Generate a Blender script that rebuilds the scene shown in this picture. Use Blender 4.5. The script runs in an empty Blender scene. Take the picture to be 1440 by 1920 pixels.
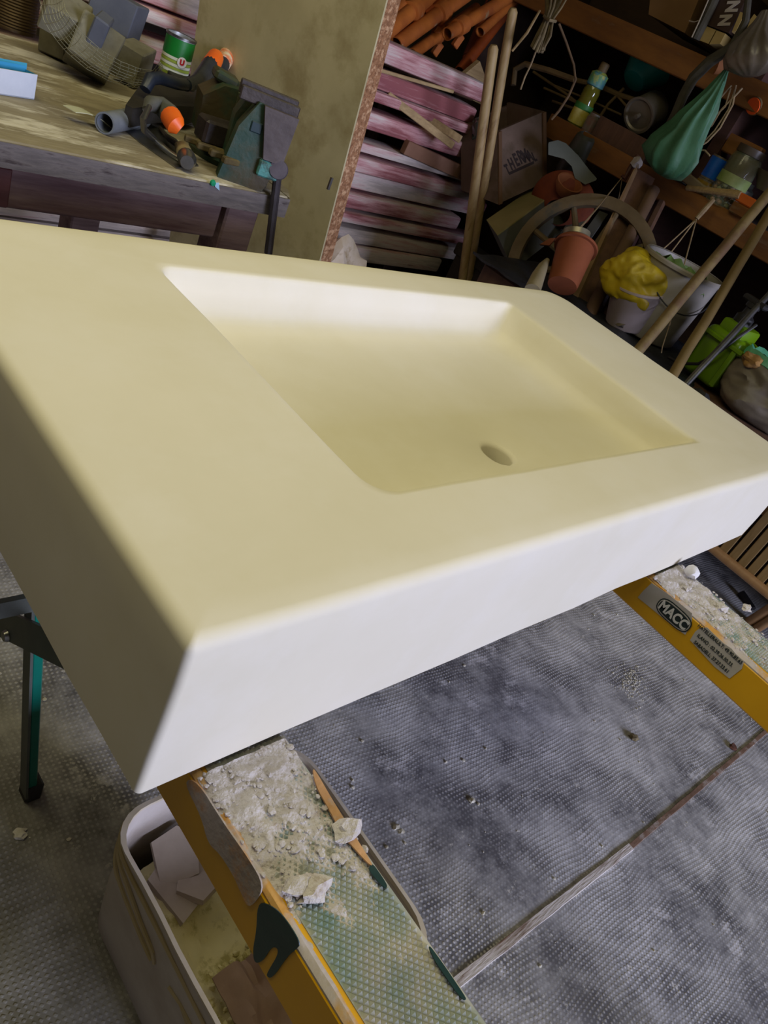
import bpy, bmesh, math, random
from mathutils import Vector, Matrix, noise
S = bpy.context.scene
COL = S.collection
# ------------------------------------------------------------------ camera
F = 1430.0; CW, CH = 1440, 1920; CAMZ = 1.25
AX = Vector((0.69329022, -0.13370597, 0.70814644))
AY = Vector((-0.60694779, -0.63811702, 0.47373099))
AZ = Vector((0.38853963, -0.75824098, -0.52355283))
def cam2w(v): return Vector((AX.dot(v), AY.dot(v), AZ.dot(v)))
cd = bpy.data.cameras.new('camera'); cam = bpy.data.objects.new('camera', cd); COL.objects.link(cam)
r_, u_, b_ = cam2w(Vector((1,0,0))), cam2w(Vector((0,-1,0))), cam2w(Vector((0,0,-1)))
cam.matrix_world = Matrix(((r_.x,u_.x,b_.x,0),(r_.y,u_.y,b_.y,0),(r_.z,u_.z,b_.z,CAMZ),(0,0,0,1)))
cd.sensor_fit = 'VERTICAL'; cd.sensor_height = 24; cd.lens = F/CH*24; cd.clip_start = .02; cd.clip_end = 60
S.camera = cam
# ------------------------------------------------------------------ world, lights, exposure
w = bpy.data.worlds.new('world'); S.world = w; w.use_nodes = True
w.node_tree.nodes['Background'].inputs[0].default_value = (1.0,.86,.66,1)
w.node_tree.nodes['Background'].inputs[1].default_value = .16
def area(name, loc, target, size, energy, color):
    l = bpy.data.lights.new(name, 'AREA'); l.shape = 'RECTANGLE'; l.size, l.size_y = size; l.energy = energy; l.color = color
    o = bpy.data.objects.new(name, l); COL.objects.link(o); o.location = loc
    o.rotation_euler = (Vector(target)-Vector(loc)).to_track_quat('-Z','Y').to_euler(); return o
area('door_daylight', (1.9,-6.5,2.3), (1.3,1,.9), (3.2,2.0), 530, (.70,.74,1.04))
area('skylight_left', (-.3,1.6,2.75), (.5,1.6,.6), (.9,.9), 11, (1,.90,.52))
area('roof_light', (.45,.5,2.75), (.45,.5,0), (1.3,1.3), 16, (1,.92,.56))
S.view_settings.view_transform = 'Standard'; S.view_settings.look = 'None'
S.view_settings.gamma = 1; S.view_settings.use_curve_mapping = False; S.view_settings.exposure = 0.0
# ------------------------------------------------------------------ helpers
def P(px, py, plane, v):
    d = cam2w(Vector(((px-720)/F, (py-960)/F, 1))); o = Vector((0,0,CAMZ)); i = 'xyz'.index(plane)
    return o + d*((v-o[i])/d[i])
def T(px, py, t):
    return Vector((0,0,CAMZ)) + cam2w(Vector(((px-720)/F, (py-960)/F, 1)))*t
def lin(c):
    if isinstance(c, (tuple,list)): return tuple(lin(x) for x in c[:3]) + (1,)
    c /= 255; return c/12.92 if c <= .04045 else ((c+.055)/1.055)**2.4
_m = {}
def M(name, c1, c2=None, scale=8, rough=.75, bump=.15, metal=0, stretch=(1,1,1), c3=None, s3=3, t3=.62, w3=.06, detail=6, alpha=1, trans=0, bscale=None, ior=1.45, spec=.5, bdist=.004):
    if name in _m: return _m[name]
    m = bpy.data.materials.new(name); m.use_nodes = True; _m[name] = m
    nt = m.node_tree; N = nt.nodes; L = nt.links; b = N['Principled BSDF']
    tc = N.new('ShaderNodeTexCoord'); mp = N.new('ShaderNodeMapping'); L.new(tc.outputs['Object'], mp.inputs[0]); mp.inputs['Scale'].default_value = stretch
    n = N.new('ShaderNodeTexNoise'); L.new(mp.outputs[0], n.inputs['Vector']); n.inputs['Scale'].default_value = scale; n.inputs['Detail'].default_value = detail; n.inputs['Roughness'].default_value = .62
    cr = N.new('ShaderNodeValToRGB'); L.new(n.outputs['Fac'], cr.inputs[0])
    cr.color_ramp.elements[0].position = .35; cr.color_ramp.elements[1].position = .65
    cr.color_ramp.elements[0].color = lin(c1); cr.color_ramp.elements[1].color = lin(c2 or c1)
    out = cr.outputs[0]
    if c3:
        n3 = N.new('ShaderNodeTexNoise'); L.new(mp.outputs[0], n3.inputs['Vector']); n3.inputs['Scale'].default_value = s3; n3.inputs['Detail'].default_value = 8; n3.inputs['Roughness'].default_value = .65
        r3 = N.new('ShaderNodeMapRange'); L.new(n3.outputs['Fac'], r3.inputs[0]); r3.inputs[1].default_value = t3-w3; r3.inputs[2].default_value = t3+w3
        mx = N.new('ShaderNodeMix'); mx.data_type = 'RGBA'; L.new(r3.outputs[0], mx.inputs[0]); L.new(out, mx.inputs[6]); mx.inputs[7].default_value = lin(c3); out = mx.outputs[2]
    L.new(out, b.inputs['Base Color'])
    b.inputs['Roughness'].default_value = rough; b.inputs['Metallic'].default_value = metal; b.inputs['Specular IOR Level'].default_value = spec
    if alpha < 1: b.inputs['Alpha'].default_value = alpha
    if trans: b.inputs['Transmission Weight'].default_value = trans; b.inputs['IOR'].default_value = ior
    if bump:
        nb = N.new('ShaderNodeTexNoise'); L.new(mp.outputs[0], nb.inputs['Vector']); nb.inputs['Scale'].default_value = bscale or scale*4; nb.inputs['Detail'].default_value = 8
        bp = N.new('ShaderNodeBump'); L.new(nb.outputs['Fac'], bp.inputs['Height']); bp.inputs['Strength'].default_value = bump; bp.inputs['Distance'].default_value = bdist; L.new(bp.outputs[0], b.inputs['Normal'])
    return m
class MB:
    def __init__(s): s.v = []; s.f = []
    def add(s, vs, fs):
        n = len(s.v); s.v += [Vector(p) for p in vs]; s.f += [tuple(i+n for i in f) for f in fs]; return s
    def box(s, c, size, rot=None, bev=0, seg=1):
        bm = bmesh.new(); bmesh.ops.create_cube(bm, size=1)
        for q in bm.verts: q.co = Vector((q.co.x*size[0], q.co.y*size[1], q.co.z*size[2]))
        if bev: bmesh.ops.bevel(bm, geom=bm.edges[:], offset=bev, segments=seg, affect='EDGES', profile=.5)
        R = rot if rot is not None else Matrix.Identity(3)
        bm.verts.index_update(); s.add([R@q.co+Vector(c) for q in bm.verts], [[q.index for q in f.verts] for f in bm.faces]); bm.free(); return s
    def mm(s, a, b, bev=0):
        a = Vector(a); b = Vector(b); return s.box((a+b)/2, [abs(x) for x in (b-a)], None, bev)
    def tube(s, pts, r, n=8, cap=True, twist=0):
        pts = [Vector(p) for p in pts]; k = len(pts); rs = list(r) if isinstance(r, (list,tuple)) else [r]*k
        d = (pts[1]-pts[0]).normalized(); u = d.orthogonal().normalized(); rings = []
        for i in range(k):
            dd = ((pts[min(i+1,k-1)]-pts[i]).normalized() + (pts[i]-pts[max(i-1,0)]).normalized())
            dd = dd.normalized() if dd.length > 1e-9 else d
            u = (u - dd*u.dot(dd)).normalized(); w_ = dd.cross(u)
            rings.append([pts[i]+(u*math.cos(2*math.pi*j/n)+w_*math.sin(2*math.pi*j/n))*rs[i] for j in range(n)])
        return s.rings(rings, cap)
    def rings(s, rings, cap=True, close=False):
        n = len(rings[0]); b = len(s.v)
        for R in rings: s.v += [Vector(p) for p in R]
        k = len(rings)
        for i in range(k if close else k-1):
            i2 = (i+1) % k
            for j in range(n):
                s.f.append((b+i*n+j, b+i*n+(j+1)%n, b+i2*n+(j+1)%n, b+i2*n+j))
        if cap and not close:
            s.f.append(tuple(b+j for j in reversed(range(n)))); s.f.append(tuple(b+(k-1)*n+j for j in range(n)))
        return s
    def lathe(s, prof, base, axis=(0,0,1), n=20, cap=False, wob=0, sx=1):
        a = Vector(axis).normalized(); q = Vector((0,0,1)).rotation_difference(a); rr = []
        for (r, z) in prof:
            rr.append([Vector(base)+q@Vector((r*sx*math.cos(2*math.pi*j/n)*(1+wob*math.sin(5*j+z*40)), r*math.sin(2*math.pi*j/n), z)) for j in range(n)])
        return s.rings(rr, cap)
    def prism(s, poly, vec):
        poly = [Vector(p) for p in poly]; v = Vector(vec); n = len(poly)
        return s.add(poly+[p+v for p in poly], [tuple(range(n)), tuple(range(2*n-1, n-1, -1))]+[(i, i+n, (i+1)%n+n, (i+1)%n) for i in range(n)])
    def blob(s, c, rad, seed=0, sub=2, amp=.25, fr=2.0, rot=None):
        bm = bmesh.new(); bmesh.ops.create_icosphere(bm, subdivisions=sub, radius=1); off = Vector((seed*7.3, seed*3.1, seed*1.7)); R = rot if rot is not None else Matrix.Identity(3)
        for q in bm.verts:
            k = 1+amp*noise.noise(q.co*fr+off); q.co = Vector((q.co.x*k*rad[0], q.co.y*k*rad[1], q.co.z*k*rad[2]))
        bm.verts.index_update(); s.add([R@q.co+Vector(c) for q in bm.verts], [[q.index for q in f.verts] for f in bm.faces]); bm.free(); return s
    def grid(s, fn, nu, nv, thick=None):
        g = [[Vector(fn(i/(nu-1), j/(nv-1))) for j in range(nv)] for i in range(nu)]; b = len(s.v)
        for r in g: s.v += r
        q = lambda i, j: b+i*nv+j
        for i in range(nu-1):
            for j in range(nv-1): s.f.append((q(i,j), q(i+1,j), q(i+1,j+1), q(i,j+1)))
        if thick:
            t = Vector(thick); b2 = len(s.v)
            for r in g: s.v += [p+t for p in r]
            q2 = lambda i, j: b2+i*nv+j
            for i in range(nu-1):
                for j in range(nv-1): s.f.append((q2(i,j), q2(i,j+1), q2(i+1,j+1), q2(i+1,j)))
            for i in range(nu-1): s.f.append((q(i,0), q2(i,0), q2(i+1,0), q(i+1,0))); s.f.append((q(i,nv-1), q(i+1,nv-1), q2(i+1,nv-1), q2(i,nv-1)))
            for j in range(nv-1): s.f.append((q(0,j), q(0,j+1), q2(0,j+1), q2(0,j))); s.f.append((q(nu-1,j), q2(nu-1,j), q2(nu-1,j+1), q(nu-1,j+1)))
        return s
    def roughen(s, amp, fr):
        for p in s.v: p += noise.noise_vector(p*fr)*amp
        return s
def worigin(o):
    v = Vector((0,0,0))
    while o is not None: v += o.location; o = o.parent
    return v
def obj(name, mb, mat, parent=None, smooth=True, ang=35, kind=None, label=None, fixn=True):
    if parent is not None: org = worigin(parent)
    else:
        vs = mb.v; org = Vector(((min(p.x for p in vs)+max(p.x for p in vs))/2, (min(p.y for p in vs)+max(p.y for p in vs))/2, min(p.z for p in vs)))
    me = bpy.data.meshes.new(name); me.from_pydata([tuple(p-org) for p in mb.v], [], mb.f)
    if fixn:
        bm = bmesh.new(); bm.from_mesh(me); bmesh.ops.recalc_face_normals(bm, faces=bm.faces[:]); bm.to_mesh(me); bm.free()
    me.materials.append(mat)
    if smooth: me.shade_smooth(); me.set_sharp_from_angle(angle=math.radians(ang))
    o = bpy.data.objects.new(name, me); COL.objects.link(o)
    if parent is not None: o.parent = parent
    else: o.location = org
    if kind: o['kind'] = kind
    if label: o['label'] = label
    return o
def tag(o, label, cat, group=None):
    o['label'] = label; o['category'] = cat
    if group: o['group'] = group
    return o
def thing(name, loc, label, cat, group=None):
    o = bpy.data.objects.new(name, None); COL.objects.link(o); o.location = loc; o.empty_display_size = .05
    return tag(o, label, cat, group)
def one(name, mb, mat, label, cat, group=None, **k): return tag(obj(name, mb, mat, None, **k), label, cat, group)
def struct(name, mb, mat, **k): return obj(name, mb, mat, None, kind='structure', **k)
def rotz(a): return Matrix.Rotation(math.radians(a), 3, 'Z')
def rot(x, y, z): return Matrix.Rotation(math.radians(z),3,'Z')@Matrix.Rotation(math.radians(y),3,'Y')@Matrix.Rotation(math.radians(x),3,'X')
def text(name, body, size, mat, parent, origin, xdir, ydir, extrude=.0006, bold=0, sx=1, align='CENTER', spacing=1):
    cu = bpy.data.curves.new(name, 'FONT'); cu.body = body; cu.size = size; cu.extrude = extrude; cu.offset = bold; cu.align_x = align; cu.align_y = 'CENTER'; cu.space_character = spacing
    to = bpy.data.objects.new(name+'_tmp', cu); COL.objects.link(to); dg = bpy.context.evaluated_depsgraph_get()
    me = bpy.data.meshes.new_from_object(to.evaluated_get(dg)); bpy.data.objects.remove(to)
    x = Vector(xdir).normalized(); y = Vector(ydir); y = (y-x*y.dot(x)).normalized(); z = x.cross(y); off = Vector(origin)-worigin(parent)
    for q in me.vertices: q.co = off + x*q.co.x*sx + y*q.co.y + z*q.co.z
    me.materials.clear(); me.materials.append(mat); o = bpy.data.objects.new(name, me); COL.objects.link(o); o.parent = parent; return o
rnd = random.Random(7)
# ------------------------------------------------------------------ special materials
def nodes(name):
    m = bpy.data.materials.new(name); m.use_nodes = True; nt = m.node_tree; return m, nt, nt.nodes, nt.links, nt.nodes['Principled BSDF']
def mk_floor():
    m, nt, N, L, b = nodes('floor_concrete')
    tc = N.new('ShaderNodeTexCoord')
    def noi(s, d=6, r=.6, st=None):
        n = N.new('ShaderNodeTexNoise'); n.inputs['Scale'].default_value = s; n.inputs['Detail'].default_value = d; n.inputs['Roughness'].default_value = r
        if st:
            mp = N.new('ShaderNodeMapping'); mp.inputs['Scale'].default_value = st; mp.inputs['Rotation'].default_value = (0,0,.5); L.new(tc.outputs['Object'], mp.inputs[0]); L.new(mp.outputs[0], n.inputs['Vector'])
        else: L.new(tc.outputs['Object'], n.inputs['Vector'])
        return n.outputs['Fac']
    def mr(x, a, c, lo=0, hi=1):
        r = N.new('ShaderNodeMapRange'); L.new(x, r.inputs[0]); r.inputs[1].default_value = a; r.inputs[2].default_value = c; r.inputs[3].default_value = lo; r.inputs[4].default_value = hi; return r.outputs[0]
    def ma(op, x, y):
        q = N.new('ShaderNodeMath'); q.operation = op
        for i, k in enumerate((x, y)):
            if isinstance(k, (int,float)): q.inputs[i].default_value = k
            elif k is not None: L.new(k, q.inputs[i])
        return q.outputs[0]
    mp = N.new('ShaderNodeMapping'); mp.inputs['Rotation'].default_value = (0,0,math.radians(4)); L.new(tc.outputs['Object'], mp.inputs[0])
    nd = N.new('ShaderNodeTexNoise'); nd.inputs['Scale'].default_value = 6; L.new(tc.outputs['Object'], nd.inputs['Vector'])
    av = N.new('ShaderNodeVectorMath'); av.operation = 'MULTIPLY_ADD'; L.new(nd.outputs['Color'], av.inputs[0]); av.inputs[1].default_value = (.035,.035,0); L.new(mp.outputs[0], av.inputs[2])
    sp = N.new('ShaderNodeSeparateXYZ'); L.new(av.outputs[0], sp.inputs[0])
    k = 2*math.pi/.0092
    sx = ma('SINE', ma('MULTIPLY', sp.outputs[0], k), None); sy = ma('SINE', ma('MULTIPLY', sp.outputs[1], k), None)
    dots = mr(ma('ADD', sx, sy), .2, 1.5)
    wear = mr(noi(3.2, 6, .7), .40, .60); dots = ma('MULTIPLY', dots, mr(wear, 0, 1, .15, 1))
    cr = N.new('ShaderNodeValToRGB'); L.new(noi(6, 10, .75), cr.inputs[0]); e = cr.color_ramp.elements
    e[0].position = .38; e[0].color = lin((104,104,108)); e[1].position = .64; e[1].color = lin((206,206,206))
    def mix(f, a, c):
        q = N.new('ShaderNodeMix'); q.data_type = 'RGBA'; L.new(f, q.inputs[0])
        if isinstance(a, tuple): q.inputs[6].default_value = lin(a)
        else: L.new(a, q.inputs[6])
        q.inputs[7].default_value = lin(c); return q.outputs[2]
    c = mix(ma('MULTIPLY', dots, .7), cr.outputs[0], (238,237,234))
    st = mr(noi(13, 10, .75), .57, .63); st2 = mr(noi(38, 6, .7), .635, .68); dust = mr(noi(1.1, 6, .6, (1,4,1)), .48, .75)
    c = mix(ma('MULTIPLY', st, .62), c, (222,221,222)); c = mix(ma('MULTIPLY', st2, .85), c, (216,214,208)); c = mix(ma('MULTIPLY', dust, .3), c, (168,166,166))
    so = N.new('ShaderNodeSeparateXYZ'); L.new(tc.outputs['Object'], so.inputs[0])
    left_shade = ma('MULTIPLY', mr(ma('ADD', so.outputs[0], ma('MULTIPLY', noi(4), .3)), .42, .16), mr(noi(7,7,.65), .3, .6, .55, .85))
    c = mix(left_shade, c, (92,86,56))  # shade on the left floor painted into the colour as an olive tint
    L.new(c, b.inputs['Base Color']); L.new(mr(noi(5), .3, .7, .34, .6), b.inputs['Roughness'])
    h = ma('ADD', ma('MULTIPLY', dots, .8), ma('MULTIPLY', noi(40, 8), .5))
    bp = N.new('ShaderNodeBump'); L.new(h, bp.inputs['Height']); bp.inputs['Strength'].default_value = .6; bp.inputs['Distance'].default_value = .0025; L.new(bp.outputs[0], b.inputs['Normal'])
    return m
def mk_paintwood():   # old planks: pink paint worn off to grey wood
    m, nt, N, L, b = nodes('worn_pink_paint')
    tc = N.new('ShaderNodeTexCoord'); oi = N.new('ShaderNodeObjectInfo')
    ad = N.new('ShaderNodeVectorMath'); ad.operation = 'ADD'; cb = N.new('ShaderNodeCombineXYZ'); mu = N.new('ShaderNodeMath'); mu.operation = 'MULTIPLY'; mu.inputs[1].default_value = 40
    L.new(oi.outputs['Random'], mu.inputs[0]); L.new(mu.outputs[0], cb.inputs[2]); L.new(mu.outputs[0], cb.inputs[0]); L.new(tc.outputs['Object'], ad.inputs[0]); L.new(cb.outputs[0], ad.inputs[1])
    mp = N.new('ShaderNodeMapping'); mp.inputs['Scale'].default_value = (1.3,6,7); L.new(ad.outputs[0], mp.inputs[0])
    g = N.new('ShaderNodeMapping'); g.inputs['Scale'].default_value = (4,40,60); L.new(ad.outputs[0], g.inputs[0])
    n1 = N.new('ShaderNodeTexNoise'); n1.inputs['Scale'].default_value = 1.3; n1.inputs['Detail'].default_value = 7; L.new(mp.outputs[0], n1.inputs['Vector'])
    n2 = N.new('ShaderNodeTexNoise'); n2.inputs['Scale'].default_value = 1.6; n2.inputs['Detail'].default_value = 8; n2.inputs['Roughness'].default_value = .7; L.new(g.outputs[0], n2.inputs['Vector'])
    a = N.new('ShaderNodeMath'); a.operation = 'MULTIPLY_ADD'; L.new(oi.outputs['Random'], a.inputs[0]); a.inputs[1].default_value = .16; L.new(n1.outputs['Fac'], a.inputs[2])
    a2 = N.new('ShaderNodeMath'); a2.operation = 'MULTIPLY_ADD'; L.new(n2.outputs['Fac'], a2.inputs[0]); a2.inputs[1].default_value = .5; L.new(a.outputs[0], a2.inputs[2])
    cr = N.new('ShaderNodeValToRGB'); L.new(a2.outputs[0], cr.inputs[0]); e = cr.color_ramp.elements
    e[0].position = .66; e[0].color = lin((176,164,154)); e[1].position = 1.0; e[1].color = lin((146,84,84))
    q = e.new(.77); q.color = lin((214,200,188)); q = e.new(.89); q.color = lin((196,148,144))
    cg = N.new('ShaderNodeMapRange'); L.new(n2.outputs['Fac'], cg.inputs[0]); cg.inputs[1].default_value = .62; cg.inputs[2].default_value = .74
    mx = N.new('ShaderNodeMix'); mx.data_type = 'RGBA'; L.new(cg.outputs[0], mx.inputs[0]); L.new(cr.outputs[0], mx.inputs[6]); mx.inputs[7].default_value = lin((78,66,66))
    L.new(mx.outputs[2], b.inputs['Base Color']); b.inputs['Roughness'].default_value = .85
    bp = N.new('ShaderNodeBump'); L.new(n2.outputs['Fac'], bp.inputs['Height']); bp.inputs['Strength'].default_value = .5; bp.inputs['Distance'].default_value = .006; L.new(bp.outputs[0], b.inputs['Normal'])
    return m
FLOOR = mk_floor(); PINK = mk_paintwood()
SINK = M('lime_plaster', (226,220,196), (231,225,203), scale=5, rough=.62, bump=.12, bscale=30, c3=(233,228,210), s3=7, t3=.6, w3=.15, bdist=.001, spec=.35)
YEL = M('yellow_paint', (222,166,4), (228,172,10), scale=10, rough=.42, bump=.05, c3=(176,160,145), s3=9, t3=.68, w3=.03)
YELC = M('yellow_paint_crusted', (208,146,30), (200,170,120), scale=12, rough=.8, bump=.6, c3=(190,180,172), s3=14, t3=.5, w3=.05)
GREENP = M('green_paint_spill', (14,50,52), (20,60,60), scale=20, rough=.4, bump=.1)
GRIP = M('tread_grey', (168,166,158), (198,192,176), scale=14, rough=.8, bump=.4, c3=(78,134,128), s3=6, t3=.575, w3=.12)
CRUST = M('plaster_crust', (190,182,172), (218,212,204), scale=30, rough=.95, bump=.8, bscale=260, c3=(150,128,106), s3=30, t3=.62)
TEAL = M('teal_green_paint', (0,112,92), (0,98,82), scale=8, rough=.4, bump=.05)
GREYM = M('grey_metal', (96,100,92), (80,84,78), scale=12, rough=.5, metal=.3, bump=.1)
WHITEP = M('tub_plastic', (188,178,166), (200,192,182), scale=6, rough=.6, bump=.1, c3=(150,132,112), s3=4, t3=.6, w3=.15)
RIM = M('tub_rim', (214,206,190), (196,182,150), scale=10, rough=.6, bump=.1)
BENCHT = M('bench_top_wood', (126,116,92), (152,142,116), scale=5, rough=.8, bump=.4, stretch=(1.8,6,6), c3=(206,200,182), s3=2.6, t3=.56, w3=.05)
BENCHW = M('bench_dark_wood', (108,86,84), (146,122,118), scale=3, rough=.7, bump=.35, stretch=(1,8,10), c3=(66,30,34), s3=1.2, t3=.55, w3=.1)
REDW = M('red_brown_wood', (74,34,34), (92,46,44), scale=5, rough=.6, bump=.25, stretch=(1,6,6))
BOARD = M('chipboard_face', (172,162,124), (188,178,138), scale=5, rough=.85, bump=.1, c3=(154,141,100), s3=6, t3=.58, w3=.08)
BEDGE = M('chipboard_edge', (168,122,84), (120,80,50), scale=120, rough=.95, bump=.8, c3=(204,164,124), s3=70, t3=.56)
LATH = M('light_lath', (150,124,84), (176,150,104), scale=4, rough=.8, bump=.3, stretch=(2,20,20))
POLE = M('pole_wood', (170,146,98), (146,118,72), scale=5, rough=.6, bump=.2, stretch=(6,6,1.2), c3=(120,92,52), s3=4, t3=.62)
DARK = M('dark_wall_plaster', (74,66,58), (88,78,66), scale=3, rough=.95, bump=.3)
CRUMB = M('crumb', (188,180,164), (212,206,190), scale=60, rough=.95, bump=.2)
BROWNW = M('old_brown_wood', (74,50,34), (96,66,44), scale=4, rough=.8, bump=.3, stretch=(6,6,1))
ORANGEW = M('shelf_wood', (126,80,24), (100,60,16), scale=4, rough=.7, bump=.25, stretch=(5,1,5), c3=(118,92,62), s3=4, t3=.66, w3=.05)
STEEL = M('steel', (150,150,148), (120,120,118), scale=20, rough=.3, metal=.9, bump=.05)
BLACK = M('black_stuff', (22,22,24), (34,33,34), scale=10, rough=.55, bump=.2)
# ------------------------------------------------------------------ room
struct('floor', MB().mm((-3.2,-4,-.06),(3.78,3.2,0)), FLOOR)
struct('wall_back', MB().mm((-3.2,3.05,0),(3.78,3.17,2.9)), DARK)
struct('wall_right', MB().mm((3.62,-4,0),(3.78,3.05,2.9)), DARK)
struct('wall_left', MB().mm((-3.2,-4,0),(-3.08,3.05,2.9)), DARK)
struct('ceiling', MB().mm((-3.2,-4,2.9),(3.78,3.17,3.0)), M('ceiling_boards', (92,80,60), (110,96,70), scale=3, rough=.9))
# floor joint strip
a, b2 = P(862,1838,'z',0), P(1182,1588,'z',0); c = P(1452,1358,'z',0)
W1 = M('joint_strip_wood', (206,198,188), (228,222,214), scale=4, rough=.9, bump=.5, stretch=(2,20,20), c3=(130,104,84), s3=2, t3=.62)
W2 = M('joint_strip_brown', (140,112,92), (112,86,68), scale=14, rough=.95, bump=.6, c3=(170,160,152), s3=20, t3=.6)
def strip(name, p, q, w0, w1, mat, seed, n=18):
    mb = MB(); d = (q-p).normalized(); s_ = Vector((-d.y,d.x,0)); rr = []
    for i in range(n):
        t = i/(n-1); c0 = p.lerp(q,t); wl = (w0+(w1-w0)*t)/2*(1+.25*noise.noise(Vector((i*.9,seed,0)))); wr = (w0+(w1-w0)*t)/2*(1+.25*noise.noise(Vector((i*.9,seed+5,0)))); h = .004*(1+.4*noise.noise(Vector((i*.7,seed,3))))
        rr.append([c0-s_*wl-Vector((0,0,.002)), c0-s_*wl*.85+Vector((0,0,h)), c0+s_*wr*.85+Vector((0,0,h*.9)), c0+s_*wr-Vector((0,0,.002))])
    mb.rings(rr); return struct(name, mb, mat, ang=20)
strip('trim_1', a+(a-b2)*1.6, b2, .026, .017, W1, 1, 34); strip('trim_2', b2, c+(c-b2)*.9, .013, .010, W2, 2, 34)
# ------------------------------------------------------------------ sink
def rr(x0, x1, y0, y1, rad, z, k=7, m=10):
    cs = [(x1,y0,-90,rad[0]),(x1,y1,0,rad[1]),(x0,y1,90,rad[2]),(x0,y0,180,rad[3])]; out = []; arcs = []
    for (cx,cy,a0,r) in cs:
        sx = -1 if cx == x1 else 1; sy = -1 if cy == y1 else 1; arcs.append([Vector((cx+sx*r+r*math.cos(math.radians(a0+90*i/k)), cy+sy*r+r*math.sin(math.radians(a0+90*i/k)), z)) for i in range(k+1)])
    for i in range(4):
        out += arcs[i]; p, q = arcs[i][-1], arcs[(i+1)%4][0]; out += [p.lerp(q, j/m) for j in range(1,m)]
    return out
SX0, SX1, SY0, SY1 = .230, 1.420, .231, .823; ZT, ZB = .910, .750
def outer(z, ins, bot=0): return rr(SX0+ins, SX1-ins-bot, SY0+ins, SY1-ins, [max(.004,.012-ins), max(.008,.055-ins), .03, max(.003,.006-ins)], z)
R_ = []
hole_c = Vector((.824,.432))
def circ(r, z):
    ref = rr(.48,1.15,.34,.73,[.01]*4,z); out = []
    for p in ref:
        a = math.atan2(p.y-hole_c.y, p.x-hole_c.x); out.append(Vector((hole_c.x+r*math.cos(a), hole_c.y+r*math.sin(a), z)))
    return out
R_.append(outer(ZB, .006)); R_.append(outer(ZB+.002, .001)); 
for t in (.25,.5,.75): R_.append(outer(ZB+(ZT-ZB)*t, 0))
er = .011
for a in (0,18,36,54,72,90): R_.append(outer(ZT-er+er*math.sin(math.radians(a)), er-er*math.cos(math.radians(a))))
R_.append(outer(ZT, .03))
def basin(e, z, dr=0):   # e: shrink
    return rr(.470+e*.7, 1.164-e*1.4, .330+e*.5, .743-e*.8, [.012+dr, .012+dr, .022+dr, .032+dr], z)
R_.append(basin(-.012, ZT)); R_.append(basin(-.003, ZT-.0002)); R_.append(basin(.000, ZT-.0015)); R_.append(basin(.002, ZT-.005))
R_.append(basin(.007, .885)); R_.append(basin(.011, .868, .002)); R_.append(basin(.015,.860,.004)); R_.append(basin(.022,.8555,.006)); R_.append(basin(.034,.8525,.008))
R_.append(basin(.06,.8505,.01))
fl = R_[-1]; h0 = circ(.030, .8425)
for t in (.35,.7): R_.append([p.lerp(q, t) for p, q in zip(fl, h0)])
R_.append(h0); R_.append(circ(.0245,.8405)); R_.append(circ(.0225,.836)); R_.append(circ(.022,.81)); R_.append(circ(.020,ZB))
sk = MB(); sk.rings(R_, close=True)
for p in sk.v:
    n_ = noise.noise_vector(p*9)*.0014+noise.noise_vector(p*28)*.0005; p += Vector((n_.x, n_.y, n_.z*.6))
one('washbasin', sk, SINK, 'large pale yellow lime plaster slab sink with rectangular basin and drain hole on two trestles', 'sink', ang=50)
# ------------------------------------------------------------------ trestles
def trestle(nm, label, x0, xg, x1, ya, yb, ztop, legy, side='L'):
    t = thing(nm, ((x0+x1)/2, (ya+yb)/2, 0), label, 'trestle')
    zt = ztop; h = .062
    mb = MB(); mb.mm((x0,ya,zt-h),(x1,yb,zt-.004), .003)
    obj('beam', mb, YEL, t)
    mb = MB()
    mb.grid(lambda u,v: (x0+.001+(xg-.003-x0-.001)*u, ya+(yb-ya)*v, zt-.004+.003*math.sin(u*math.pi)+.0012*noise.noise(Vector((u*3,v*60,1)))), 5, 90, (0,0,-.004))
    obj('beam_lip', mb, YELC, t)
    mb = MB(); mb.mm((xg,ya,zt-.008),(x1-.001,yb,zt-.003))
    tr = obj('tread', mb, GRIP, t)
    mb = MB(); px_, py_ = .0054, .0066; i = 0; y = ya+.003
    y0v = ya+.003
    y = y0v
    while y < min(yb-.003, .30):
        x = xg+.003+(px_/2 if i%2 else 0)
        while x < x1-.004:
            hh = .0026*(1+.2*noise.noise(Vector((x*200,y*200,0)))); q = .0029
            mb.add([(x-q,y,zt-.0031),(x,y-q*1.15,zt-.0031),(x+q,y,zt-.0031),(x,y+q*1.15,zt-.0031),(x,y,zt-.003+hh)], [(0,1,4),(1,2,4),(2,3,4),(3,0,4)]); x += px_
        y += py_/2*1.0; i += 1
    g = obj('grip_bump', mb, GRIP, tr, smooth=False, kind='stuff', fixn=False)
    for ly in legy:
        for s in (-1,1):
            xt = (x0+x1)/2+s*.02; xb = (x0+x1)/2+s*.104
            mb = MB(); p = Vector((xt,ly,zt-h)); q = Vector((xb,ly,.0)); d = (q-p).normalized(); R = Vector((0,0,-1)).rotation_difference(d).to_matrix()
            mb.box((p+q)/2, (.015,.022,(q-p).length-.006), R, .002); lg = obj('leg', mb, TEAL, t)
            mb = MB(); mb.box((p+q)/2+Vector((-.0105, -.003,0)), (.004,.024,(q-p).length-.03), R); obj('dusty_flange', mb, GREYM, lg, label='grey dusty flange of the leg')
            mb = MB(); mb.box(q+Vector((0,0,.02)), (.028,.032,.04), None, .004); obj('rubber_foot', mb, BLACK, lg)
        mb = MB(); mb.box(((x0+x1)/2, ly-.018, .50), (.15,.008,.028)); obj('crossbar', mb, GREYM, t)
    return t
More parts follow.
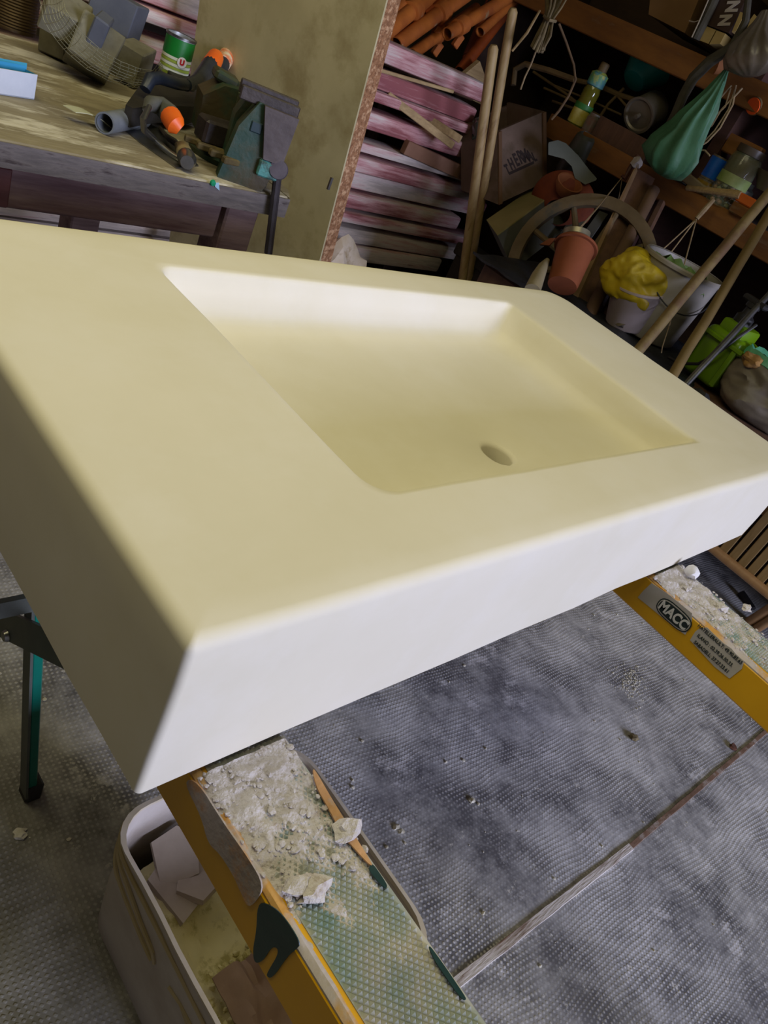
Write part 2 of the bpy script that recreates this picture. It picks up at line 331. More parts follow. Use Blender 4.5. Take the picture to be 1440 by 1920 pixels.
tl = trestle('trestle', 'yellow steel trestle with green paint spill, under the near end of the sink', .279,.292,.368,-.42,.76,ZB-.003,(.66,-.38))
tr_ = trestle('trestle', 'yellow steel trestle with white sticker under the far right part of the sink', 1.047,1.068,1.150,-.42,.76,ZB-.003,(.66,-.38))
# braces on left trestle
def flatbar(p, q, wdt, thk, nrm):
    mb = MB(); p = Vector(p); q = Vector(q); d = (q-p).normalized(); n_ = Vector(nrm); s_ = d.cross(n_).normalized(); rr_ = []
    return mb.prism([p-s_*wdt/2-n_*thk/2, q-s_*wdt/2-n_*thk/2, q+s_*wdt/2-n_*thk/2, p+s_*wdt/2-n_*thk/2], n_*thk)
br = obj('brace', flatbar((.352,.86,.285),(.352,.30,.69),.042,.005,(1,0,0)), GREYM, tl)
mb = MB(); mb.lathe([(.0,.006),(.007,.005),(.009,0),(.0,0)], P(13,1192,'x',.349), (-1,0,0), 10); obj('bolt', mb, STEEL, br)
obj('brace', flatbar((1.13,.80,.33),(1.13,.30,.69),.042,.005,(1,0,0)), GREYM, tr_)
# paint spills on beam (thin skin of paint)
def skin(pts_px, plane, v, thick, nm, mat, par, n=1):
    poly = [P(x,y,plane,v) for x,y in pts_px]
    for _ in range(2): poly = [q for a,b in zip(poly, poly[1:]+poly[:1]) for q in (a.lerp(b,.25), a.lerp(b,.75))]
    return obj(nm, MB().prism(poly, thick), mat, par)
skin([(484,1694),(500,1692),(530,1712),(566,1768),(556,1780),(540,1792),(512,1834),(500,1830),(505,1818),(522,1790),(522,1776),(510,1775),(494,1802),(478,1806),(475,1780),(482,1745)], 'x', .2788, (-.0006,0,0), 'paint_spill', GREENP, tl)
SM = M('plaster_smear', (170,158,146), (196,184,170), scale=30, rough=.95, bump=.5, c3=(198,150,100), s3=24, t3=.55)
skin([(345,1462),(372,1462),(420,1540),(470,1610),(498,1660),(480,1692),(466,1700),(452,1668),(440,1640),(415,1600),(392,1580),(380,1530)], 'x', .2785, (-.0012,0,0), 'plaster_smear', SM, tl)
skin([(584,1440),(594,1452),(620,1498),(660,1562),(700,1626),(690,1622),(668,1598),(640,1566),(612,1512),(592,1478)], 'z', ZB-.0025, (0,0,.0015), 'plaster_smear', M('orange_smear', (206,160,110), (184,140,92), scale=30, rough=.9, bump=.4, c3=(176,164,150), s3=24, t3=.6), tl)
skin([(696,1618),(712,1640),(726,1662),(722,1668),(704,1650),(690,1632)], 'z', ZB-.0025, (0,0,.0012), 'paint_spill', GREENP, tl)
skin([(800,1768),(824,1800),(858,1850),(876,1878),(862,1872),(838,1838),(812,1800)], 'z', ZB-.0025, (0,0,.0012), 'paint_spill', GREENP, tl)
# crust lumps
def crust(par, x0, x1, ya, yb, n, seed, big=()):
    r = random.Random(seed); mb = MB(); y0 = ya-.07
    def hf(u, v):
        x = x0+(x1-x0)*u; y = y0+(yb-y0)*v; p = Vector((x*55,y*55,seed)); k = max(0,min(1,(y-y0)/(yb-y0)))
        f = noise.fractal(p, 1.0, 2.0, 5)+.5*noise.noise(p*.25)
        h = -.0055+.0075*k+.0032*f-.004*(abs(u-.5)*2)**6
        return (x, y, ZB-.003+max(-.006, min(.0042, h)))
    mb.grid(hf, 60, 150)
    for i in range(n):
        y = yb-(yb-ya)*r.random()**1.4; x = x0+(x1-x0)*r.random(); s = .0007+.0022*r.random()**3
        mb.blob((x,y,ZB-.0025), (s*(1+.6*r.random()), s*(1+.6*r.random()), s*.7), i, 1, .5, 1.7, rotz(r.random()*180))
    for (x,y,s) in big: mb.blob((x,y,ZB), (s,s*.7,s*.45), x*90, 2, .9, 2.2)
    obj('plaster_crust', mb, CRUST, par, kind='stuff')
bg = [(p.x,p.y,.012) for p in (P(560,1660,'z',ZB),P(590,1670,'z',ZB),P(650,1555,'z',ZB))]
crust(tl, .281,.366,.11,.2285,260,3,bg)
bg = [(p.x,p.y,s) for p,s in ((P(1400,1140,'z',ZB),.010),(P(1355,1140,'z',ZB),.010),(P(1290,1103,'z',ZB),.008))]
crust(tr_, 1.05,1.148,.05,.2285,200,4,bg)
mb = MB().blob(P(1298,1072,'z',ZB+.008), (.011,.011,.010), 3, 2, .3); obj('plaster_lump', mb, M('white_plaster',(228,226,222)), tr_, label='smooth white round plaster lump')
# sticker
def ux(px,py): return P(px,py,'x',1.0465)
WST = M('sticker_white', (190,186,176), (168,162,150), scale=10, rough=.7, bump=.1, c3=(120,112,98), s3=6, t3=.64)
INK = M('sticker_ink', (20,36,34)); 
stk = obj('sticker', MB().prism([ux(*p) for p in ((1222,1093),(1256,1116),(1298,1150),(1297,1166),(1285,1190),(1262,1174),(1228,1146),(1196,1120),(1206,1108))], (-.0006,0,0)), WST, tr_, label='white maker sticker with dark oval logo')
ydir = Vector((0,-1,0)); zd = Vector((0,0,1))
e1, e2 = ux(1232,1130), ux(1293,1172)
def oval(c0, rx, rz, th, x=-.0010):
    n = 28; pts = []
    for i in range(n):
        a = 2*math.pi*i/n; ca, sa = math.cos(a), math.sin(a); k = lambda s,e: math.copysign(abs(s)**e, s)
        pts.append(Vector((c0.x+x, c0.y-rx*k(ca,.6), c0.z+rz*k(sa,.75))))
    return MB().prism(pts, (-th,0,0))
oc = ux(1264,1153)
rxx = abs(e1.y-e2.y)/2*1.0
lg = obj('logo_oval', oval(oc, rxx*1.06, .0145, .0003), INK, stk)
obj('logo_ring', oval(oc, rxx*1.0, .0128, .0003, -.0014), WST, stk)
obj('logo_field', oval(oc, rxx*.95, .0112, .0003, -.0018), INK, stk)
text('lettering', 'MACC', .021, M('sticker_letters',(205,205,196)), stk, oc+Vector((-.0024,0,-.0005)), ydir, zd, .0003, .0007, sx=.62*rxx/.021, spacing=1.02)
stk2 = obj('sticker', MB().prism([ux(*p) for p in ((1312,1178),(1326,1176),(1340,1190),(1356,1205),(1372,1216),(1380,1226),(1395,1240),(1391,1254),(1368,1272),(1340,1250),(1294,1200),(1304,1184))], (-.0006,0,0)), WST, tr_, label='torn address sticker with phone numbers')
for i, (s_, px, py) in enumerate((('HATELLERAULT: 49.90.85.65',1350,1207),('ILANO : 02.39.26.50.33.',1341,1219),('SABADELL: 37.27.33.61',1334,1231))):
    text('lettering', s_, .0078, INK, stk2, ux(px,py)+Vector((-.0012,0,0)), ydir, zd, .0002, .0001, sx=.78)
# ------------------------------------------------------------------ cut-open tub under the left trestle
tub = thing('tub', (.50,.27,0), 'white plastic cut-open tub of plaster powder under the left trestle', 'tub')
def tubring(z, e, n=0):
    k = z/.35; return rr(.375+.052*(1-k)+e, .663-.03*(1-k)-e, .06+.03*(1-k)+e, .405+.035*(1-k)-e, [.06,.06,.05,.05], z, 6, 6)
RG = [tubring(0,.02), tubring(.004,.008)]+[tubring(z,0) for z in (.02,.09,.16,.22,.28,.335)]+[tubring(.35,-.001), tubring(.352,.001)]+[tubring(z,.0025) for z in (.345,.28,.2,.12,.05,.012)]+[tubring(.008,.03)]
mb = MB(); mb.rings(RG); 
for p in mb.v:
    if p.z > .01: p.x += .004*noise.noise(p*8); p.y += .004*noise.noise(p*8+Vector((5,0,0)))
obj('shell', mb, WHITEP, tub)
mb = MB(); t0 = tubring(.347,-.0022); t1 = tubring(.347,.003); t2 = tubring(.3535,.003); t3 = tubring(.3535,-.0022)
mb.rings([t0,t1,t2,t3], close=True)
for p in mb.v: p.x += .004*noise.noise(p*8); p.y += .004*noise.noise(p*8+Vector((5,0,0)))
obj('rim', mb, RIM, tub)
RIB = M('tub_rib', (176,160,120), (190,176,140), scale=12, rough=.5, bump=.1)
def onwall(t, z):
    k = z/.35; xw = .375+.052*(1-k); yc = .405+.035*(1-k)-.05; s_ = t*.34-.045
    if s_ < .0: a = -s_/.05; return Vector((xw+.05-.0515*math.cos(a), yc+.0515*math.sin(a), z))
    return Vector((xw-.0012, yc-s_, z))
for nm, pts in (('moulded_rib', [(-.02,.30),(.1,.275),(.2,.255),(.36,.235),(.44,.232)]), ('moulded_rib', [(-.02,.335),(.15,.30),(.30,.27),(.42,.255),(.45,.236)]),
        ('moulded_rib', [(.55,.25),(.62,.262),(.75,.235),(.9,.20),(1.1,.16)]), ('moulded_rib', [(.62,.262),(.8,.262),(1.0,.25),(1.1,.24)]), ('moulded_rib', [(0,.342),(.2,.325),(.5,.318),(.8,.31),(1.1,.30)])):
    obj(nm, MB().tube([onwall(a_+(b_-a_)*j/8, za+(zb_-za)*j/8) for (a_,za),(b_,zb_) in zip(pts,pts[1:]) for j in range(8)], .003, 6), RIB, tub)
POW = M('cream_powder', (232,222,158), (238,230,176), scale=12, rough=.95, bump=.3, c3=(186,176,110), s3=30, t3=.58)
tp = [T(0,0,0)]
def pile(u, v):
    x = .415+.215*u; y = .10+.285*v; return (x, y, .17+.05*noise.noise(Vector((u*2.4,v*2.4,3)))+.03*math.sin(v*2.5)+.006*noise.noise(Vector((u*22,v*22,1))))
mb = MB().grid(pile, 34, 40, (0,0,-.06)); pw = one('powder_heap', mb, POW, 'pale yellow plaster powder filling the white tub', 'powder')
r = random.Random(5); mb = MB()
for i in range(420):
    x = .42+.2*r.random(); y = .10+.13*r.random()**1.2; z = pile((x-.415)/.215,(y-.10)/.285)[2]; s = .0012+.0045*r.random()**2.5
    mb.blob((x,y,z+s*.3), (s,s*(.7+.5*r.random()),s*.8), i, 1, .5)
one('powder_crumbs', mb, POW, 'loose yellowish crumbs scattered on the powder in the tub', 'crumbs', kind='stuff')
CHNK = M('plaster_sheet', (176,162,144), (196,184,166), scale=9, rough=.95, bump=.25)
for i, (px, py, zz, pts, lb) in enumerate((
    (325,1615,.235,[(-.035,-.03),(.03,-.04),(.055,.02),(.03,.05),(-.02,.045)],'greyish broken plaster slab at the far end inside the tub'),
    (325,1665,.225,[(-.03,-.05),(.012,-.05),(.026,.01),(.012,.045),(-.02,.04)],'narrow grey plaster slab against the left wall inside the tub'),
    (372,1650,.23,[(-.035,-.02),(.03,-.045),(.05,.0),(.02,.04),(-.03,.03)],'grey plaster slab leaning toward the yellow beam inside the tub'))):
    c0 = P(px,py,'z',zz); R = rot(18-14*i, 10*(i-1), 20*i)
    poly = [c0+R@Vector((a*.8,b*.8,0)) for a,b in pts]; mb = MB().prism(poly, R@Vector((0,0,-.012))); mb.roughen(.002,40); one('plaster_slab', mb, CHNK, lb, 'slab', 'broken plaster pieces in the tub')
mb = MB(); c0 = P(505,1885,'z',.24); mb.grid(lambda u,v: c0+Vector(((u-.5)*.09,(v-.6)*.16,.02*noise.noise(Vector((u*4,v*5,1)))+.012*math.sin(u*9))), 14, 16, (0,0,-.002)); one('crumpled_paper', mb, M('brown_paper',(150,124,108),(172,146,128),scale=10,rough=.9,bump=.3), 'crumpled brownish paper at the near end of the tub', 'paper')
# ------------------------------------------------------------------ floor debris
def lump(px, py, s, mat, lb, nm='plaster_crumb', grp=None, z=0, cat='crumb'):
    p = P(px,py,'z',z); return one(nm, MB().blob((p.x,p.y,s*.35), (s,s*.8,s*.45), px, 2, .8, 2), mat, lb, cat, grp)
YC = M('yellow_crumb', (226,222,204), (206,200,178), scale=60, rough=.95)
lump(1187,1385,.014, M('brown_lump',(92,80,54),(128,116,84),scale=70,rough=.95), 'brownish lump lying alone on the grey floor between the trestles')
lump(1372,1402,.012, M('brown_lump2',(104,66,48),(70,46,36),scale=70,rough=.95), 'small dark brown lump on the far end of the floor joint')
lump(38,1565,.011, YC, 'pale chip on the floor left of the tub', 'plaster_chip')
lump(742,1552,.007, YC, 'yellowish crumb on the floor beside the left trestle, nearer of two','plaster_crumb'); lump(752,1560,.006, YC, 'small whitish crumb touching the yellowish one beside the left trestle')
lump(884,1502,.008, YC, 'cream crumb on the dotted floor left of the joint strip')
r = random.Random(11); mb = MB()
for i in range(520):
    x = -.1+2.9*r.random(); y = -.7+1.7*r.random(); s = .0012+.004*r.random()**4
    mb.blob((x,y,s*.3), (s,s*.8,s*.6), i, 1, .6)
for i in range(160):
    p = P(1185+r.gauss(0,14),1278+r.gauss(0,16),'z',0); s = .001+.002*r.random(); mb.blob((p.x,p.y,s*.3),(s,s,s*.6),i,1,.5)
one('floor_grit', mb, YC, 'fine pale plaster grit scattered over the grey floor', 'grit', kind='stuff')
# ------------------------------------------------------------------ workbench
bench = thing('workbench', (.35,1.6,0), 'old wooden workbench with worn dusty top and purplish dark apron', 'workbench')
mb = MB(); mb.mm((-.9,1.252,.815),(1.045,1.60,.85), .004); mb.prism([Vector((1.045,1.252,.815)),Vector((1.045,1.60,.815)),Vector((1.10,1.60,.815)),Vector((1.075,1.30,.815))], (0,0,.035)); obj('top_plank', mb, BENCHT, bench)
mb = MB(); mb.mm((-.9,1.603,.815),(1.10,1.95,.849), .004); obj('top_plank', mb, BENCHT, bench)
mb = MB(); mb.mm((-.9,1.248,.81),(1.045,1.2515,.848)); obj('edge_strip', mb, M('bench_edge',(98,92,90),(132,124,120),scale=6,rough=.8,bump=.3,stretch=(2,10,10),c3=(66,56,56),s3=6,t3=.6), bench)
mb = MB(); mb.mm((-.9,1.262,.742),(.905,1.285,.814), .003); obj('apron', mb, BENCHW, bench)
mb = MB(); mb.mm((.45,1.2535,.745),(.512,1.2615,.808), .002); obj('apron_block', mb, REDW, bench, label='reddish patch at the left of the apron')
for (x,y,dx) in ((.915,1.258,.075),(.915,1.86,.075),(-.8,1.258,.075),(-.8,1.86,.075)):
    obj('leg', MB().mm((x,y,0),(x+dx,y+.07,.815),.004), BENCHW, bench)
obj('stretcher', MB().mm((-.72,1.28,.20),(.915,1.30,.28),.004), BENCHW, bench)
mb = MB(); mb.mm((1.0,1.35,.775),(1.13,1.42,.812),.003); obj('support_block', mb, BENCHT, bench)
BZ = .8505
# push pin
t = thing('push_pin', P(400,345,'y',1.246), 'small green and pale blue push pin stuck in the bench edge', 'pin')
obj('head', MB().lathe([(0,0),(.006,.001),(.005,.005),(0,.006)], P(398,342,'y',1.247), (0,-1,0), 12), M('pin_green',(0,150,100)), t)
obj('paper_scrap', MB().prism([P(x,y,'y',1.2465) for x,y in ((402,343),(410,342),(411,357),(403,350))], (0,-.001,0)), M('scrap_blue',(170,210,230)), t)
# green vise
def BP(px,py,z=BZ): return P(px,py,'z',z)
VG = M('vise_green', (30,62,50), (46,70,48), scale=14, rough=.55, bump=.35, c3=(70,60,34), s3=7, t3=.52, w3=.08)
VD = M('vise_dark', (50,44,42), (74,66,62), scale=14, rough=.5, bump=.3, metal=.4, c3=(40,34,30), s3=8)
VT = M('vise_teal', (66,130,124), (84,148,140), scale=30, rough=.6, bump=.3, c3=(50,70,60), s3=30, t3=.58)
v = thing('bench_vise', BP(440,330), 'heavy green cast iron bench vise with dark jaws at the bench corner', 'vise')
c0 = Vector((.965,1.345,BZ)); vr = rotz(10); V = lambda x,y,z: c0+vr@Vector((x,y,z))
J = P(507,176,'z',BZ+.165); J.z = BZ; vj = rotz(-115); JL = lambda x,y,z: J+vj@Vector((x,y,z))
B0 = P(402,283,'z',BZ); vb = rotz(-22); BL_ = lambda x,y,z: B0+vb@Vector((x,y,z))
obj('swivel_base', MB().lathe([(.0,0),(.078,0),(.082,.010),(.070,.016),(.066,.028),(.0,.030)], P(425,300,'z',BZ), (0,0,1), 28), VG, v)
obj('base_lug', MB().box(P(462,328,'z',BZ)+Vector((0,.02,.012)), (.06,.05,.024), rotz(-15), .006), VT, v)
mb = MB(); pf_ = [(-.05,0,.03),(.045,0,.03),(.05,0,.115),(.03,0,.135),(-.02,0,.13),(-.055,0,.10)]
mb.prism([BL_(x,-.035,z) for x,y,z in pf_], vb@Vector((0,.085,0))); obj('body', mb, VG, v)
obj('anvil', MB().box(BL_(-.012,.02,.136), (.05,.05,.02), vb@rot(0,8,0), .005), VG, v)
obj('body_rib', MB().box(BL_(.012,-.037,.08), (.010,.008,.10), vb, .002), VG, v)
obj('slide_bar', MB().box((B0+J)/2+Vector((0,0,.055)), ((B0-J).length,.05,.045), rotz(-8), .005), VD, v)
mb = MB(); mb.prism([JL(-.045,-.05,.0),JL(-.045,.045,.0),JL(-.045,.048,.15),JL(-.045,-.03,.16),JL(-.045,-.05,.11)], vj@Vector((.04,0,0))); obj('fixed_jaw', mb, VG, v)
mb = MB(); mb.prism([JL(.0,-.058,.0),JL(.0,.03,.0),JL(.0,.048,.06),JL(.0,.048,.145),JL(.0,-.02,.15),JL(.0,-.045,.10)], vj@Vector((.034,0,0))); obj('front_jaw', mb, VG, v)
obj('front_face', MB().prism([JL(.035,.012,.062),JL(.035,.05,.062),JL(.035,.054,.150),JL(.035,-.012,.150)], vj@Vector((.012,0,0))), M('vise_brown',(68,58,56),(88,78,76),scale=14,rough=.6,bump=.3,c3=(60,50,44),s3=10), v, label='brown worn front face')
obj('teal_patch', MB().box(JL(.040,.030,.045), (.014,.044,.030), vj, .003), VT, v)
obj('slot', MB().box(JL(.034,-.014,.108), (.006,.022,.02), vj, .002), M('slot_blue',(28,52,58),rough=.5), v)
for k in (0,1): obj('jaw_plate', MB().box(JL(-.004+.024*k,.0,.160-.006*k), (.010,.112,.024), vj, .002), VD, v)
kb = P(520,316,'y',1.245); obj('screw_head', MB().tube([kb+Vector((-.01,.10,.0)),kb+Vector((-.006,.03,0)),kb], [.013,.020,.020], 16), VD, v)
hb0, hb1 = P(522,318,'y',1.238), P(503,475,'y',1.225)
obj('handle_bar', MB().tube([hb0, hb1], .0085, 10), M('handle_steel',(84,80,84),(66,60,62),scale=20,rough=.4,metal=.6), v)
obj('handle_knob', MB().lathe([(0,-.012),(.017,-.012),(.019,0),(.017,.012),(0,.012)], hb0, (hb0-Vector((0,0,CAMZ))).normalized(), 20), M('knob_steel',(104,98,106),(84,78,86),scale=20,rough=.5,metal=.3), v)
for k in range(4): obj('rusty_clamp', MB().box(P(375+22*k,268+14*k,'z',BZ+.03)+Vector((0,0,.002*k)), (.06,.014,.012), rotz(-25+9*k), .002), M('rusty_iron',(96,84,44),(70,58,34),scale=30,rough=.9,bump=.5), v)
# trowel / floats
GRIPD = M('grip_dark', (72,74,68), (100,100,92), scale=20, rough=.55, bump=.15); ORG = M('grip_orange', (240,100,20), (246,116,30), scale=20, rough=.45); NAVY = M('grip_navy',(26,34,46),(40,46,54),scale=20,rough=.4)
def steel_trowel():
    t = thing('plastering_trowel', BP(290,260), 'steel plastering trowel with dark and orange handle lying flat near the vise', 'trowel')
    obj('blade', MB().prism([BP(x,y) for x,y in ((222,235),(262,268),(330,316),(372,312),(330,262),(262,222))], (0,0,.0018)), STEEL, t)
    obj('tang', MB().tube([BP(340,300,BZ+.006), BP(318,287,BZ+.006), BP(290,262,BZ+.012), P(270,243,'z',BZ+.03), P(268,222,'z',BZ+.055), P(280,200,'z',BZ+.07)], [.005,.006,.006,.006,.006,.005], 10), STEEL, t)
    p = [P(273,205,'z',BZ+.062), P(282,194,'z',BZ+.068), P(300,198,'z',BZ+.066), P(318,215,'z',BZ+.062), P(330,235,'z',BZ+.056)]
    obj('grip', MB().tube(p[:4]+[p[3].lerp(p[4],.2)], [.006,.0135,.017,.019,.019], 14), GRIPD, t)
    obj('grip_tip', MB().tube([p[3].lerp(p[4],.2), p[4], p[4].lerp(P(338,243,'z',BZ+.052),1)], [.0195,.0185,.011], 14), ORG, t, label='orange handle tip')
steel_trowel()
def black_float():
    t = thing('plastering_float', BP(300,190), 'dark plastering float resting by the vise, its curved handle ending in orange', 'float')
    obj('plate', MB().prism([P(x,y,'z',BZ+.05) for x,y in ((236,196),(262,160),(300,150),(390,165),(400,190),(360,200),(300,196),(250,203))], (0,0,-.035)), M('float_black',(30,28,24),(44,40,34),scale=12,rough=.7,bump=.3,c3=(90,50,30),s3=9,t3=.66), t)
    q = lambda x,y,z: P(x,y,'z',BZ+z)
    obj('handle_arm', MB().tube([q(272,168,.066), q(282,148,.085), q(300,146,.09), q(335,158,.085), q(360,160,.085)], [.011,.013,.012,.011,.012], 12), NAVY, t)
    obj('grip', MB().tube([q(350,160,.085), q(368,153,.09), q(383,137,.10), q(394,122,.112)], [.012,.014,.017,.0185], 14), NAVY, t)
    obj('grip_tip', MB().tube([q(393,124,.11), q(399,117,.116), q(404,108,.122)], [.0195,.020,.0185], 16), ORG, t, label='orange grip tip')
black_float()
t = thing('plastering_float', BP(400,190), 'second float behind, with rubbed orange grip end spattered with plaster', 'float')
q = lambda x,y,z: P(x,y,'z',BZ+z)
obj('plate', MB().box(BP(385,170,BZ+.012)+Vector((0,.03,.0)), (.16,.10,.012), rotz(-20), .002), M('float_black',(0,0,0)), t)
obj('grip', MB().tube([q(395,165,.03), q(400,150,.06), q(412,130,.08), q(418,118,.09)], [.012,.016,.018,.019], 14), NAVY, t)
obj('grip_tip', MB().tube([q(418,119,.09), q(423,110,.096), q(427,97,.106)], [.019,.0205,.018], 16), M('orange_spattered',(236,104,34),(240,190,150),scale=40,rough=.7,c3=(240,226,190),s3=30,t3=.55), t, label='orange tip spattered with pale plaster')
# file with steel ferrule, pipe, scraper, box
t = thing('wood_chisel', BP(340,285), 'chisel with pale worn handle and shiny steel cap pointing at the viewer', 'chisel')
a0, a1, a2 = BP(318,262,BZ+.012), BP(342,278,BZ+.016), BP(351,300,BZ+.018)
obj('shaft', MB().tube([BP(300,240,BZ+.008), a0, a1], [.004,.005,.006], 8), VD, t)
obj('handle', MB().tube([a1.lerp(a0,.4), a1, a2], [.006,.014,.016], 14), M('handle_pale',(128,116,86),(158,146,110),scale=30,rough=.6), t)
obj('cap', MB().tube([a1.lerp(a2,.75), a2, a2.lerp(BP(351,306,BZ+.018),.8)], [.0165,.0168,.012], 16), STEEL, t)
t = thing('pipe_piece', BP(225,232), 'short grey plastic pipe offcut lying open end forward on the bench', 'pipe')
pa, pb = BP(196,231,BZ+.0185), BP(266,219,BZ+.0185); dd = (pb-pa).normalized()
L_ = (pb-pa).length; obj('tube', MB().lathe([(.0155,0),(.0185,0),(.0185,L_),(.0155,L_),(.0155,.002)], pa, dd, 22), M('grey_pvc',(104,110,116),(126,132,136),scale=14,rough=.55,bump=.1), t)
obj('socket', MB().lathe([(.0188,L_*.72),(.0205,L_*.74),(.0205,L_),(.0188,L_)], pa, dd, 22), M('grey_pvc2',(84,90,90),(104,108,104),scale=14,rough=.6), t)
mb = MB(); s0, s1 = BP(118,198,BZ+.018), BP(186,228,BZ+.006); wv = Vector((.02,-.006,0)); 
mb.grid(lambda u,v: s0.lerp(s1,u)+Vector((.012*v,-.026*v,0))+Vector((0,0,.008*math.sin(u*3.1))), 12, 3, (0,0,.0012)); one('scraper_blade', mb, M('cream_plastic',(196,196,160),(176,176,140),scale=10,rough=.5), 'pale curved flexible scraper strip beside the grey pipe', 'scraper')
t = thing('card_box', BP(30,185), 'low white and blue open card box at the left edge of the bench', 'box')
bl = [(0,178),(66,188),(82,152),(0,127)]
b0, b1_ = BP(-40,172), BP(64,187); wv = Vector((-.006,.034,0)); H_ = .042
WC = M('card_white',(196,204,214),(214,220,228),scale=10,rough=.8,bump=.1); BC = M('card_blue',(44,144,190),(60,158,200),scale=10,rough=.7)
for nm, p0, p1, m_ in (('front_panel', b0, b1_, WC), ('back_panel', b0+wv, b1_+wv, BC)): obj(nm, MB().prism([p0,p1,p1+Vector((0,0,H_)),p0+Vector((0,0,H_))], (0,.002,0)), m_, t)
obj('end_panel', MB().prism([b1_, b1_+wv, b1_+wv+Vector((0,0,H_*.9)), b1_+Vector((0,0,H_))], (-.002,0,0)), BC, t)
obj('bottom', MB().prism([b0,b1_,b1_+wv,b0+wv], (0,0,.002)), WC, t)
obj('flap', MB().prism([b0+wv+Vector((0,0,H_)), b1_+wv+Vector((0,0,H_)), b1_+wv+Vector((.002,.006,H_+.003)), b0+wv+Vector((0,.008,H_+.002))], (0,0,.002)), BC, t)
# ribbed tin can, left edge
t = thing('tin_can', BP(35,78), 'dark ribbed rusty tin can at the top left of the bench', 'can')
pr = [(0,0),(.052,0)]; 
for k in range(24): pr += [(.052,.004+k*.006),(.0505,.007+k*.006)]
cb = BP(34,62); obj('body', MB().lathe(pr+[(.052,.15),(.049,.15),(.049,.01),(0,.01)], cb+Vector((0,.04,0)), (0,0,1), 26), M('rusty_tin',(60,44,26),(84,66,40),scale=20,rough=.45,metal=.5,bump=.2), t)
# green food can with emblem
t = thing('food_can', BP(350,150), 'open green and white food tin with round red emblem behind the floats', 'can')
cb = BP(345,167)+Vector((.02,.10,0)); axc = Vector((0,0,1))
obj('inside', MB().lathe([(.036,.002),(.036,.10),(.0345,.10),(.0345,.004),(0,.004)], cb, axc, 24), M('tin_inside',(190,192,188),(160,164,160),scale=14,rough=.35,metal=.6), t)
obj('label_green', MB().lathe([(.0372,.052),(.0378,.052),(.0378,.094),(.0372,.094)], cb, axc, 28), M('label_green',(20,120,40),(16,104,34),scale=10,rough=.4), t)
for k in range(6): obj('label_stripe', MB().lathe([(.0370,.008+k*.0075),(.0378,.008+k*.0075),(.0378,.0145+k*.0075),(.0370,.0145+k*.0075)], cb, axc, 28), M('stripe_white',(214,218,196)) if k%2 else M('stripe_lime',(150,170,60)), t)
obj('rim', MB().lathe([(.035,.096),(.0395,.096),(.0395,.101),(.035,.101)], cb, axc, 28), STEEL, t)
dv = (Vector((0,0,CAMZ))-cb); dv.z = 0; dv.normalize(); dv = Matrix.Rotation(math.radians(22),3,'Z')@dv; ec = cb+dv*.0385+Vector((0,0,.046)); e_ = obj('emblem', MB().lathe([(0,0),(.0125,0),(.0125,.0015),(0,.0015)], ec, dv, 22), M('emblem_white',(232,228,222)), t)
text('lettering', 'U', .017, M('emblem_red',(190,20,24)), e_, ec+dv*.0022, Vector((0,0,1)).cross(dv), (0,0,1), .0004, .0012)
# stone blocks
ST = M('stone_block', (96,92,72), (134,130,108), scale=8, rough=.9, bump=.4, c3=(84,82,66), s3=14, t3=.6); SB = M('blue_stone', (78,82,92), (94,98,106), scale=8, rough=.85, bump=.3)
def block(px, py, z, size, R, mat, lb, bev=.003, sd=1):
    p = P(px,py,'z',z); mb = MB().box((0,0,0), size, None, bev)
    for q_ in mb.v: q_ += noise.noise_vector(q_*14+Vector((sd*3,0,0)))*.008
    mb.v = [R@q_+p for q_ in mb.v]; return one('stone_block', mb, mat, lb, 'stone', 'stone blocks piled on the bench')
block(176,92,BZ+.062,(.085,.105,.085), rot(-25,14,-28), ST, 'greenish square stone block in the middle of the netted pile', sd=1)
block(250,118,BZ+.045,(.062,.075,.075), rot(4,5,-50), ST, 'rough stone block at the right end of the netted pile', sd=2)
block(122,30,BZ+.098,(.088,.09,.06), rot(20,10,-20), ST, 'greenish stone block topmost left of the netted pile', sd=3)
block(218,36,BZ+.095,(.10,.12,.10), rot(-8,4,-42), SB, 'large blue-grey stone block at the back of the pile', sd=4)
block(186,60,BZ+.10,(.030,.065,.07), rot(10,14,-30), SB, 'thin light grey stone slab leaning on the blue-grey block', sd=5)
block(160,48,BZ+.075,(.05,.05,.05), rot(10,30,12), ST, 'small olive stone block wedged in the centre of the pile', sd=6)
block(118,80,BZ+.03,(.09,.07,.055), rot(0,0,30), ST, 'dark shaded stone block at the bottom of the pile', sd=7)
block(215,68,BZ+.035,(.10,.08,.065), rot(0,0,-30), SB, 'grey stone block supporting the blue-grey block from below', sd=8)
# wire netting
mb = MB(); NP = [(72,-10,.16),(84,45,.13),(118,92,.10),(160,128,.07),(205,152,.045),(248,165,.03),(282,160,.045),(300,128,.10)]
NT = [(120,-20,.20),(128,20,.185),(160,60,.165),(196,92,.14),(232,112,.12),(262,124,.10),(285,130,.09),(300,115,.12)]
lo = [P(x,y,'z',BZ+z) for x,y,z in NP]; hi = [P(x,y,'z',BZ+z) for x,y,z in NT]
def cr_(arr, t):
    t *= len(arr)-1; i = min(int(t), len(arr)-2); return arr[i].lerp(arr[i+1], t-i)
for k in range(9):
    f_ = k/8; mb.tube([cr_(lo,t/16).lerp(cr_(hi,t/16), f_*.9)+Vector((0,-.012*math.sin(f_*3.1)-.002*math.sin(t*2.2+k),0)) for t in range(17)], .00055, 4)
for k in range(22):
    t_ = k/21; mb.tube([cr_(lo,t_).lerp(cr_(hi,min(1,t_+.02*math.sin(k))), f_/6*.9)+Vector((0,-.012*math.sin(f_/6*3.1),0)) for f_ in range(7)], .0005, 4)
